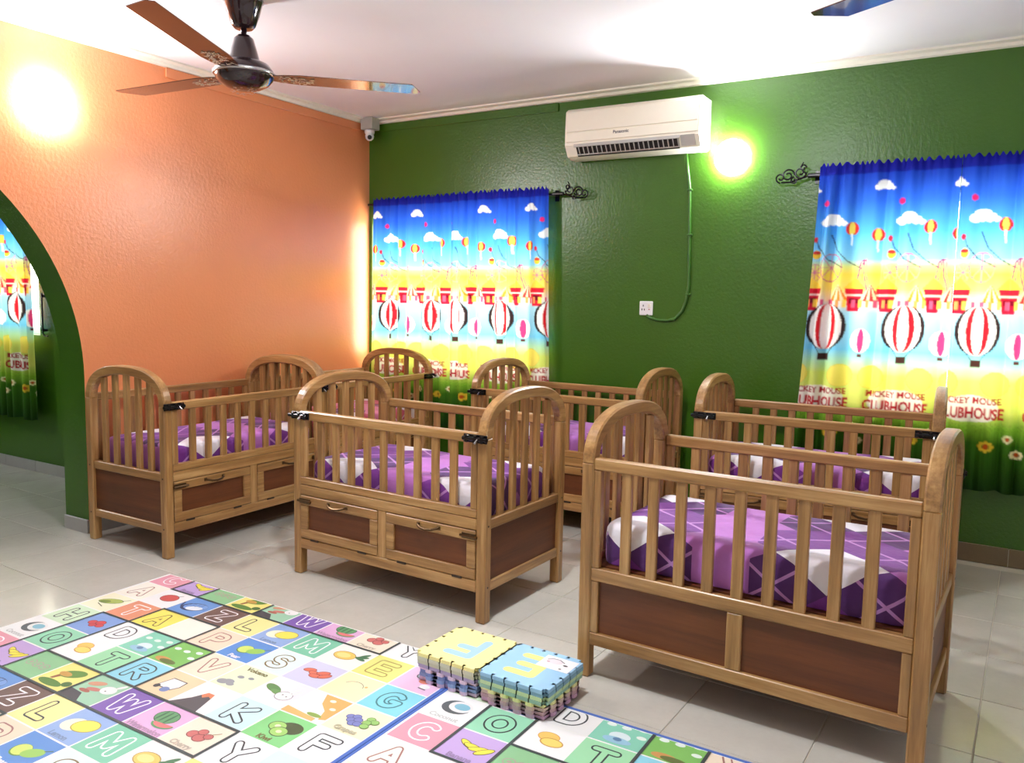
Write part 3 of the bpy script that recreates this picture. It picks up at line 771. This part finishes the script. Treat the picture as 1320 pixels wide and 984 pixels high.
# air conditioner
t = thing('air_conditioner', 'white split air conditioner high on the green wall', 'air conditioner', (1.775, 0, 2.205))
aw, ah, ad = .862, .300, .20
prof = [(-.0005, .02), (-.0005, ah), (-ad*.82, ah), (-ad*.97, ah-.02), (-ad, ah*.6), (-ad, .075), (-ad*.80, .012), (-ad*.55, 0), (-.04, 0)]
obj('body', extrude_poly(prof, aw, 'yz', 0), 'white_plastic', t)
fp = obj('front_panel', B(.008, aw-.008, -ad-.006, -ad+.002, .155, ah-.026, .003), 'white_plastic', t)
fp2 = obj('lower_panel', B(.008, aw-.008, -ad-.006, -ad+.002, .092, .152, .003), 'white_plastic', t)
d = Draw(0, .0001); d.text('Panasonic', 0, 0, .026, lin(40, 40, 60)[:3], .0006)
lo = d.build('brand_lettering', 'print', t); lo.location = (aw*.44, -ad-.0066, .132); lo.rotation_euler = (PI/2, 0, 0)
obj('air_vent', extrude_poly([(-ad-.001, .072), (-ad*.80-.001, .010), (-ad*.80+.004, .010), (-ad+.006, .074)], aw-.20, 'yz', .075), 'dark', t)
obj('louvre', extrude_poly([(-ad-.004, .080), (-ad-.006, .062), (-ad-.003, .060), (-ad+.002, .078)], aw-.18, 'yz', .065), 'grey_plastic', t)
lv = obj('louvre', extrude_poly([(-ad*.84-.004, .034), (-ad*.82-.004, .016), (-ad*.80-.001, .014), (-ad*.82, .036)], aw-.20, 'yz', .075), 'silver', t)
fin = None
for k in range(22):
    if fin is None:
        fin = obj('vane', extrude_poly([(-ad-.003, .066), (-ad*.83-.003, .018), (-ad*.83+.006, .018), (-ad+.006, .068)], .006, 'yz', 0), 'grey_plastic', t); fin.location = (.09, 0, 0)
    else: shared('vane', fin, t, (.09+k*.0305, 0, 0))
obj('display', extrude_poly([(-ad-.002, .078), (-ad*.85-.002, .022), (-ad*.85+.004, .022), (-ad+.004, .078)], .085, 'yz', aw-.112), 'grey_plastic', t)

# conduit, socket
t = thing('cable_conduit', 'green painted cable running from air conditioner down to the socket', 'cable', (0, 0, 0))
pts = [(2.50, -.012, 2.21), (2.512, -.010, 2.12), (2.530, -.010, 2.0), (2.540, -.010, 1.72), (2.546, -.010, 1.42), (2.535, -.010, 1.33), (2.510, -.010, 1.265), (2.470, -.010, 1.222), (2.42, -.010, 1.207), (2.35, -.010, 1.210), (2.30, -.010, 1.222), (2.282, -.011, 1.238)]
obj('conduit', T(pts, .009, 10), 'green_pipe', t, True)
for p in ((2.530, 1.995), (2.541, 1.727), (2.546, 1.37), (2.45, 1.213)):
    obj('clip', B(p[0]-.016, p[0]+.016, -.021, -.0005, p[1]-.005, p[1]+.005, .002), 'green_pipe', t)
t = thing('wall_socket', 'small white switched socket on the green wall', 'socket', (2.276, 0, 1.280))
obj('plate', B(-.044, .044, -.011, -.0005, -.044, .044, .004), 'white_matt', t)
obj('switch', B(.012, .030, -.016, -.010, .004, .028, .002), 'white_plastic', t)
obj('indicator', B(.018, .026, -.0125, -.010, -.010, -.004), plain('red_indicator', lin(150, 40, 30), .4), t)
for px, pz in ((-.018, .016), (-.026, -.008), (-.010, -.008)): obj('pin_hole', B(px-.003, px+.003, -.0115, -.0105, pz-.006, pz+.006), 'dark', t)

# corner security camera
t = thing('security_camera', 'small white dome camera in the ceiling corner', 'camera', (.085, -.095, 2.63))
obj('junction_box', B(-.05, .06, -.045, .045, -.085, -.0, .004), 'grey_plastic', t)
obj('collar', lathe([(0, -.085), (.036, -.085), (.038, -.10), (.034, -.112), (0, -.112)], 24), 'white_matt', t, True)
b_ = obj('camera_ball', lathe([(0, -.104), (.026, -.108), (.033, -.128), (.028, -.148), (.014, -.160), (0, -.163)], 24), 'white_matt', t, True)
ln_ = obj('lens', lathe([(0, 0), (.016, .0), (.016, .012), (.012, .016), (0, .016)], 20), 'dark', b_, True)
_d = Vector((.62, -.70, -.35)).normalized(); ln_.location = Vector((0, 0, -.130))+_d*.022; ln_.rotation_euler = _d.to_track_quat('Z', 'Y').to_euler()

# ------------------------------------------------------------------ ceiling fans
def make_fan(label, loc, tips, R):
    t = thing('ceiling_fan', label, 'fan', loc)           # loc at the motor centre
    zc = CEIL-loc[2]
    obj('canopy', lathe([(0, zc-.0005), (.088, zc-.0005), (.090, zc-.012), (.082, zc-.02), (.070, zc-.07), (.052, zc-.118), (.040, zc-.13), (0, zc-.13)], 36), 'fan_body', t, True)
    obj('down_rod', T([(0, 0, .10), (0, 0, zc-.12)], .013, 12), 'fan_body', t, True)
    obj('coupling_cover', lathe([(0, .165), (.030, .165), (.044, .150), (.058, .10), (.070, .055), (.074, .045), (0, .045)], 32), 'fan_body', t, True)
    mo = obj('motor_housing', lathe([(0, .055), (.085, .052), (.110, .040), (.128, .015), (.132, .0), (.126, -.022), (.105, -.046), (.075, -.062), (.045, -.070), (0, -.072)], 48), 'fan_body', t, True)
    obj('chrome_ring', lathe([(.1315, .006), (.137, .002), (.137, -.006), (.131, -.012), (.126, -.006)], 48), 'silver', mo, True)
    d = Draw(0, .0002); r2 = random.Random(3)
    for k in range(46):
        a = r2.random()*2*PI; q = .018+.045*math.sqrt(r2.random()); d.ell(q*math.cos(a), q*math.sin(a), .007, .0022, lin(226, 206, 190)[:3], r2.random()*PI, 8)
    pr = d.build('ornament_print', 'print', mo); pr.rotation_euler = (PI, 0, 0); pr.location = (0, 0, -.0735)
    for ang, dz in tips:
        bw = .070; th = .004; x0, x1 = .125, R
        outl = [(x0, -bw*.55), (x0+.05, -bw*.8), (x0+.12, -bw), (x1-.05, -bw), (x1, bw*.55), (x1-.015, bw), (x0+.12, bw), (x0+.04, bw*.8), (x0, bw*.55)]
        b = obj('blade', extrude_poly(outl, th, 'xy', -.012), 'fan_blade', t)
        b.rotation_euler = (math.radians(-2), -math.atan2(dz, R), ang); b.rotation_mode = 'XYZ'
        obj('blade_arm', B(.08, .205, -.022, .022, -.008, .0, .003), 'fan_body', b)
        d = Draw(0, .0001); r2 = random.Random(5)
        for k in range(70):
            q = r2.random(); xx = x0+.03+.15*q; yy = (r2.random()*2-1)*bw*.75*(1-.4*q)
            d.ell(xx, yy, .011, .0026, lin(238, 222, 200)[:3], r2.random()*PI, 8)
        pr = d.build('ornament_print', 'print', b); pr.rotation_euler = (PI, 0, 0); pr.location = (0, 0, -.0123)
    return t
make_fan('dark bronze ceiling fan hanging in front of the orange wall', (1.190, -2.206, 2.31), ((math.radians(183.5), 0.0), (math.radians(44.5), .0), (math.radians(292), .05)), .80)
make_fan('ceiling fan at the top edge with only one blade tip showing', (4.29, -2.20, 2.31), ((math.radians(150), 0.0), (math.radians(30), 0.0), (math.radians(270), 0.0)), .80)

# ------------------------------------------------------------------ play mats
PXC, PYC = .1715, .1613
c3 = lambda *a: lin(*a)[:3]
WHT, CRM, INK = c3(232, 232, 232), c3(240, 234, 214), c3(52, 62, 62)
PAT = {
 0: [('C', (226, 150, 168), 'w'), ('banana', (186, 156, 214)), ('word', (132, 190, 136)), ('tree', (232, 222, 120)), ('carrot', (150, 200, 168)), ('W', (112, 76, 168), 'w'), ('melon', (222, 170, 214)), ('cherry', (240, 226, 204)), ('Y', (240, 240, 240), 'k'), ('plain', (206, 228, 238))],
 1: [('A', (242, 238, 224), 'p'), ('apple', (240, 238, 238)), ('whale', (92, 142, 210)), ('Z', (100, 70, 60), 'w'), ('L', (240, 230, 150), 'k'), ('lemon', (136, 168, 220)), ('M', (112, 194, 160), 'w'), ('pine', (240, 238, 232)), ('E', (224, 226, 126), 'o'), ('ball', (228, 186, 220))],
 2: [('mango', (240, 238, 206)), ('T', (222, 140, 104), 'w'), ('A', (240, 222, 90), 'b'), ('plain', (240, 236, 222)), ('P', (240, 214, 188), 'p'), ('pear', (74, 134, 208)), ('S', (214, 236, 236), 'b'), ('shrimp', (206, 204, 232)), ('sun', (240, 234, 184)), ('G', (124, 208, 226), 't')],
 3: [('H', (204, 230, 196), 'k'), ('berry', (120, 154, 214)), ('D', (240, 240, 240), 'k'), ('clouds', (126, 204, 176)), ('clouds2', (116, 186, 84)), ('V', (240, 224, 200), 'p'), ('smoke', (222, 234, 198)), ('rabbit', (240, 230, 238)), ('hill', (240, 238, 232)), ('grapes', (240, 232, 196))],
 4: [('coconut', (240, 240, 240)), ('O', (140, 210, 172), 'k'), ('apricot', (240, 240, 240)), ('T', (150, 216, 166), 'k'), ('R', (136, 208, 228), 'k'), ('truck', (240, 206, 164)), ('volcano', (240, 238, 236)), ('K', (200, 232, 240), 'k'), ('kiwi', (124, 204, 124)), ('F', (240, 240, 240), 'k')]}
LC = {'w': c3(250, 246, 250), 'k': c3(40, 48, 52), 'p': c3(160, 112, 104), 'b': c3(120, 100, 50), 'o': c3(170, 150, 70), 't': c3(60, 120, 130)}
WORDS = {'banana': 'Banana', 'melon': 'Watermelon', 'cherry': 'Cherry', 'lemon': 'Lemon', 'pear': 'Pear', 'smoke': 'Volcano', 'grapes': 'Grapes', 'coconut': 'Coconut', 'kiwi': 'Kiwi'}
def icon(d, kind, bgc):
    """drawn in a cell of PXC x PYC centred on 0,0"""
    e = d.ell
    dk = c3(60, 60, 60)
    if kind == 'banana':
        for k, a in enumerate((-.5, -.1, .35, .8)): e(-.02+.022*k, .012-.004*k, .034, .013, c3(90, 84, 40), a); e(-.02+.022*k, .012-.004*k, .031, .0105, c3(240, 222, 70), a)
    elif kind == 'word':
        for x in (-.04, 0, .04): e(x, 0, .021, .018, c3(176, 160, 150), .2); e(x, 0, .017, .014, bgc, .2); e(x, 0, .008, .006, c3(176, 160, 150))
    elif kind == 'tree':
        d.poly([(-.045, -.03), (-.03, -.03), (-.01, .02), (-.03, .03)], c3(150, 90, 50)); e(.005, .025, .050, .026, c3(96, 140, 54), .4); e(-.02, .012, .03, .014, c3(196, 150, 70)); e(-.01, -.05, .06, .018, c3(86, 130, 50)); e(.055, -.03, .02, .016, c3(70, 110, 46))
    elif kind == 'carrot':
        d.poly([(-.0857, -.08), (.02, -.08), (-.02, -.035), (-.0857, -.03)], c3(66, 64, 70)); e(-.035, .03, .035, .014, c3(206, 150, 120), .4); e(-.01, .0, .03, .011, c3(196, 120, 110), .2); e(-.03, -.02, .026, .009, c3(170, 96, 80)); e(.04, .02, .032, .024, WHT); e(.06, .055, .008, .02, WHT, -.5); e(.035, .012, .003, .003, dk)
    elif kind == 'melon':
        e(.005, .018, .046, .036, c3(50, 84, 60)); e(.005, .018, .043, .033, c3(96, 156, 106))
        for k in (-.024, -.004, .018): e(.005+k, .018, .004, .030, c3(54, 104, 66))
        e(.03, -.014, .044, .026, c3(90, 150, 96), .1, 18, PI, 2*PI); e(.03, -.012, .038, .021, c3(226, 120, 120), .1, 18, PI, 2*PI)
    elif kind == 'cherry':
        for x, y, r in ((-.02, .0, .022), (.014, -.006, .024), (.0, .022, .018), (.034, .012, .017)): e(x, y, r, r*.85, c3(130, 60, 60)); e(x, y, r*.86, r*.72, c3(204, 112, 108))
        d.line([(.03, .02), (.055, .045)], .003, c3(150, 130, 90))
    elif kind == 'apple': e(0, .008, .046, .036, c3(120, 50, 46)); e(0, .008, .043, .033, c3(206, 84, 78)); d.line([(.02, .036), (.034, .055)], .004, c3(100, 80, 50))
    elif kind == 'whale':
        e(.0, .0, .062, .040, c3(40, 56, 100), .3); e(.005, .004, .055, .033, c3(120, 160, 220), .3); e(.012, -.010, .040, .020, c3(226, 232, 240), .3); d.line([(-.06, -.02), (-.08, .02)], .008, c3(40, 56, 100))
        for k in range(4): d.line([(-.04+.02*k, -.01+.006*k), (-.035+.02*k, .022+.006*k)], .003, c3(40, 56, 100))
    elif kind == 'lemon': e(-.02, .0, .044, .034, c3(244, 240, 214), .3); e(.02, .012, .048, .034, c3(170, 150, 50), .3); e(.02, .012, .045, .031, c3(244, 226, 90), .3)
    elif kind == 'pine':
        e(-.015, .004, .048, .032, c3(170, 130, 60)); e(-.015, .004, .045, .029, c3(238, 200, 100)); e(-.02, .004, .03, .018, c3(246, 220, 140))
        for a in (-.6, 0, .6): e(.048+.006*math.cos(a), .022+.02*a, .026, .009, c3(70, 120, 80), .4+a)
    elif kind == 'ball': e(-.02, .03, .02, .02, c3(56, 66, 76)); e(-.02, .03, .016, .016, c3(200, 220, 232)); e(.012, .0, .022, .016, c3(206, 120, 96)); e(.035, -.03, .02, .014, c3(232, 232, 232)); d.line([(.018, -.045), (.05, -.048)], .004, dk)
    elif kind == 'mango': e(.0, .01, .058, .026, c3(90, 104, 50), .35); e(.0, .01, .055, .023, c3(172, 186, 90), .35); e(-.02, -.004, .026, .014, c3(120, 140, 60), .35); d.line([(.04, .035), (.065, .06)], .004, c3(80, 80, 40)); d.line([(-.03, -.03), (.02, -.045)], .004, c3(80, 80, 40))
    elif kind == 'pear': e(-.012, .0, .034, .03, c3(90, 140, 50)); e(-.012, .002, .031, .027, c3(206, 224, 110)); e(.034, .008, .036, .022, c3(150, 200, 90), .5); d.line([(.055, .03), (.075, .045)], .004, c3(70, 100, 50))
    elif kind == 'shrimp':
        for x, y, a in ((-.035, .012, .3), (-.005, .0, -.2), (.025, .016, .5), (.012, -.014, .1), (.045, .0, .8)): e(x, y, .026, .014, c3(150, 60, 50), a); e(x, y, .023, .0115, c3(222, 116, 92), a)
    elif kind == 'sun': d.line([(.04*math.cos(a)-.0, .034*math.sin(a)) for a in np.linspace(.2, 2.8, 12)], .003, c3(150, 140, 120)); e(.045, .02, .006, .006, c3(230, 180, 110))
    elif kind == 'berry':
        for x, y, r in ((-.025, .0, .022), (.01, .012, .024), (.03, -.008, .02), (0, -.018, .018)): e(x, y, r, r*.8, c3(130, 40, 50)); e(x, y, r*.86, r*.68, c3(206, 70, 76))
    elif kind in ('clouds', 'clouds2'):
        for x, y in ((-.05, .03), (.05, .045), (.06, -.0), (.0, .03)): e(x, y, .016, .010, c3(226, 240, 232))
        if kind == 'clouds': e(.0, -.025, .034, .024, c3(216, 232, 236)); e(.0, -.05, .046, .018, c3(150, 196, 220)); e(.0, -.044, .014, .010, c3(90, 130, 170))
        else: e(-.02, -.055, .04, .016, c3(206, 150, 84)); e(.01, -.06, .04, .014, c3(96, 110, 50))
    elif kind == 'smoke':
        for x, y, r in ((-.05, -.05, .024), (-.03, -.04, .022), (-.012, -.052, .016), (-.02, .002, .014), (.02, .012, .012)): e(x, y, r, r*.66, c3(150, 152, 156))
    elif kind == 'rabbit':
        e(-.04, .01, .04, .018, c3(96, 140, 80), -.3); e(-.01, -.005, .03, .012, c3(110, 156, 90), -.2); e(.03, -.012, .034, .028, c3(120, 116, 124)); e(.03, -.012, .0315, .0255, WHT); e(.04, .028, .007, .022, WHT, -.3); e(.056, .022, .007, .02, WHT, -.5); e(.022, -.008, .0028, .0028, dk); e(.042, -.012, .0028, .0028, dk)
    elif kind == 'hill':
        d.poly([(-.03, .075), (.082, .075), (.082, -.05), (.06, -.06), (.04, -.01), (.0, .02)], c3(226, 172, 100)); e(.02, .05, .012, .008, CRM); e(.055, .01, .012, .008, CRM)
        d.poly([(-.085, -.045), (.05, -.06), (.05, -.078), (-.085, -.078)], c3(230, 180, 110)); e(.03, -.046, .03, .010, c3(140, 170, 80))
    elif kind == 'grapes':
        for x, y in ((-.04, .012), (-.02, .02), (-.026, -.004), (-.004, .006), (-.01, -.018), (.008, -.014)): e(x, y, .016, .014, c3(70, 74, 120)); e(x, y, .014, .012, c3(124, 130, 190))
        for x, y in ((.03, .028), (.05, .02), (.03, .006), (.036, -.014)): e(x, y, .016, .014, c3(80, 120, 60)); e(x, y, .014, .012, c3(150, 196, 110))
    elif kind == 'coconut': e(0, .01, .052, .042, c3(84, 92, 96)); e(.012, .018, .042, .034, WHT); e(.016, .02, .028, .020, c3(130, 186, 206))
    elif kind == 'apricot': e(-.008, .018, .036, .026, c3(214, 156, 70)); e(-.008, .018, .033, .023, c3(240, 196, 100)); e(.014, -.008, .038, .024, c3(200, 150, 60)); e(.014, -.008, .034, .020, c3(244, 214, 110))
    elif kind == 'truck': d.poly([(-.045, -.03), (.03, -.03), (.045, .0), (.04, .036), (-.03, .036)], dk); d.poly([(-.041, -.026), (.027, -.026), (.041, .0), (.036, .032), (-.027, .032)], WHT); e(.01, -.034, .018, .016, c3(120, 140, 190)); e(-.035, -.03, .012, .012, dk)
    elif kind == 'volcano': d.poly([(-.0857, -.08), (.05, -.08), (.03, -.02), (.012, .03), (-.018, .03), (-.04, -.02)], c3(84, 80, 84)); d.poly([(-.018, .03), (.012, .03), (.02, .005), (.004, .012), (-.01, -.004), (-.026, .008)], c3(216, 130, 90))
    elif kind == 'kiwi':
        e(.03, .018, .044, .032, c3(70, 84, 50))
        for x, y in ((-.015, .008), (.012, -.014)): e(x, y, .032, .026, c3(70, 90, 50)); e(x, y, .029, .023, c3(160, 206, 110)); e(x, y, .010, .008, c3(230, 236, 190))
def make_mat(name, label, x0, ytop4, x1, yt, yb, border):
    """ytop4: y of the top of pattern row 4; columns start at x0+small margin"""
    t = thing(name, label, 'play mat', (0, 0, 0), 0, 'alphabet play mats')
    zt = .006
    obj('mat_base', B(x0-.012, x1, yb, yt, .0005, zt, .002), plain('mat_white_foam', lin(240, 240, 238), .5, var=.02), t)
    rmin = 4-int(math.ceil((yt-ytop4)/PYC)); r = rmin
    while True:
        ry1 = ytop4-(r-4)*PYC; ry0 = ry1-PYC
        if ry0 < yb+.01: break
        for c in range(10):
            spec = PAT[r % 5][c]; cx = x0+(c+.5)*PXC; cy = (ry0+ry1)/2
            ytop = min(ry1, yt-.004); half = PXC/2-.003
            if cx+half > x1-.005: continue
            d = Draw(0, .00009); bgc = c3(*[int(v*.93+.07*248) for v in spec[1]])
            d.poly([(-half, ry0-cy+.003), (half, ry0-cy+.003), (half, ytop-cy-.003), (-half, ytop-cy-.003)], bgc)
            cut = ytop < ry1-.02
            if len(spec) == 3: d.bubble(spec[0], 0, .0, LC[spec[2]], bgc)
            else:
                icon(d, spec[0], bgc)
                if spec[0] in WORDS:
                    wc = c3(242, 236, 244) if sum(bgc) < 1.4 else tuple(x*.62 for x in bgc)
                    d.text(WORDS[spec[0]], 0, -.060 if spec[0] != 'smoke' else .058, .030, wc if spec[0] not in ('smoke', 'kiwi') else c3(120, 110, 60), .0012)
            if cut:   # the roll edge cuts the print: keep what lies on the mat
                lim = ytop-cy-.003
                d.v = [(a, min(b, lim), z) for a, b, z in d.v]
            o = d.build('printed_square', 'print', t); o.location = (cx, cy, zt+.0002)
        r += 1
    # dark printed road lines
    d = Draw(0, .00002); lw = .0105
    X = lambda c: x0+c*PXC
    Yr = lambda q: max(min(ytop4-(q-4)*PYC, yt-.004), yb+.004)
    for base in (-5, 0, 5):
        for q, a, b in ((1, 1, 8), (2, 2, 4), (3, 1, 5), (5, 2, 8)):
            y = ytop4-(base+q-4)*PYC
            if yb+.01 < y < yt-.01: d.line([(X(a)-lw/2, y), (X(b)+lw/2, y)], lw, INK)
        for c, q0, q1 in ((1, 3, 6), (2, 2, 6), (4, 2, 6), (5, 3, 5), (8, 5, 6)):
            ya, ybb = Yr(base+q0), Yr(base+q1)
            if ya-ybb > .01 and X(c) < x1-.02: d.line([(X(c), ya), (X(c), ybb)], lw, INK)
    o = d.build('printed_road_lines', 'print', t); o.location = (0, 0, zt+.0016)
    bm = bmesh.new()
    for b in border: box(bm, *b, .0004, zt+.0012, .0008)
    obj('blue_binding', bm, plain('blue_binding', lin(78, 112, 190), .6, var=.2, scale=300), t)
make_mat('play_mat', 'large alphabet and fruit play mat at the lower left', .944, -3.070, 2.668, -2.462, -4.25, [(2.660, 2.674, -4.25, -2.462)])
make_mat('play_mat', 'alphabet play mat with blue edge in front of the foreground crib', 2.692, -2.679, 4.42, -2.552, -4.25, [(2.676, 2.686, -4.25, -2.552), (2.676, 4.42, -2.556, -2.544)])

# ------------------------------------------------------------------ stacked foam puzzle tiles
def foam_outline(S, phase, rounded):
    """square with interlocking teeth"""
    pts = []; n = 5; pit = S/n; dp = .013
    for side in range(4):
        c, s = math.cos(side*PI/2), math.sin(side*PI/2); loc = []
        for k in range(n):
            u = -S/2+(k+.5)*pit+phase*pit*.5
            if abs(u) > S/2-.012: continue
            if rounded: loc += [(u-.012, -S/2), (u-.016, -S/2-dp*.5), (u-.011, -S/2-dp*.95), (u, -S/2-dp*1.1), (u+.011, -S/2-dp*.95), (u+.016, -S/2-dp*.5), (u+.012, -S/2)]
            else: loc += [(u-.0165, -S/2), (u-.0215, -S/2-dp), (u+.0215, -S/2-dp), (u+.0165, -S/2)]
        loc = [(-S/2, -S/2)]+loc
        pts += [(x*c-y*s, x*s+y*c) for x, y in loc]
    return pts
def foam_tile(label, loc, rz, col, thick, phase, rounded, top=None):
    bm = extrude_poly(foam_outline(.238, phase, rounded), thick, 'xy', 0)
    bmesh.ops.recalc_face_normals(bm, faces=bm.faces)
    me = bpy.data.meshes.new('foam_puzzle_tile'); bm.to_mesh(me); bm.free()
    at = me.color_attributes.new('Col', 'FLOAT_COLOR', 'CORNER'); at.data.foreach_set('color', np.tile(np.array(c3(*col)+(1.,), dtype=np.float32), len(me.loops)))
    o = obj('foam_puzzle_tile', me, 'foam'); o.location = loc; o.rotation_euler = (0, 0, rz)
    tag(o, label, 'foam tile', 'stacked foam puzzle tiles')
    if top:
        d = Draw(0, .0001); d.strokes(top[0], top[2], top[3], .085, .125, .034, c3(*top[1]), -1)
        q = d.build('letter_inlay', 'foam', o); q.location = (0, 0, thick+.0003)
        if top[0] == 'E':
            d = Draw(0, .0001); d.poly([(.005, .015), (.125, .015), (.125, .105), (.005, .105)], c3(240, 238, 240))
            d.ell(.05, .07, .03, .018, c3(222, 214, 220)); d.line([(.02, .075), (.035, .088), (.06, .09), (.085, .075)], .004, c3(120, 110, 120)); d.ell(.095, .06, .009, .005, c3(60, 56, 60)); d.ell(.03, .06, .006, .005, c3(200, 160, 170)); d.ell(.09, .03, .005, .004, c3(90, 90, 90))
            q = d.build('picture_inlay', 'foam', o); q.location = (0, 0, thick+.0006); q['label'] = 'white printed picture patch'
    return o
ordn = ['topmost', 'second from top', 'third from top', 'fourth from top', 'fifth from top', 'sixth from top', 'seventh from top', 'lowest']
FL = [((250, 240, 160), 'yellow'), ((214, 214, 190), 'cream'), ((206, 206, 178), 'straw'), ((176, 160, 196), 'mauve'), ((226, 200, 220), 'pale pink'), ((120, 142, 196), 'blue'), ((136, 164, 210), 'blue'), ((206, 186, 214), 'lilac')]
FR = [((158, 204, 236), 'light blue'), ((130, 176, 200), 'teal blue'), ((196, 222, 170), 'pale green'), ((150, 190, 170), 'green'), ((232, 232, 160), 'pale yellow'), ((206, 180, 170), 'beige'), ((196, 160, 170), 'dusty pink'), ((206, 164, 196), 'pink')]
FX, FY, FZ = 2.809, -2.545, .0078
for side, lst, cx in (('left', FL, -.1285), ('right', FR, .1285)):
    z = FZ
    for k in range(7, -1, -1):
        col, cn = lst[k]; th = .0122
        jit = .0 if k == 0 else random.uniform(-.002, .002)
        lb = '%s foam puzzle tile, %s in the %s stack' % (cn, ordn[k], side)
        if k == 0: lb = 'yellow foam puzzle tile with blue letter F on top' if side == 'left' else 'light blue foam puzzle tile with yellow letter E on top'
        r_ = math.radians(-1.0)
        foam_tile(lb, (FX+cx*math.cos(r_)+jit, FY+cx*math.sin(r_)+jit*.7, z), r_+jit*2, col, th, 0 if k < 4 else 1, k >= 4,
                  None if k else (('F', (166, 206, 234), .0, .0) if side == 'left' else ('E', (246, 230, 140), -.01, .0)))
        z += th+.0004
bpy.context.view_layer.update()
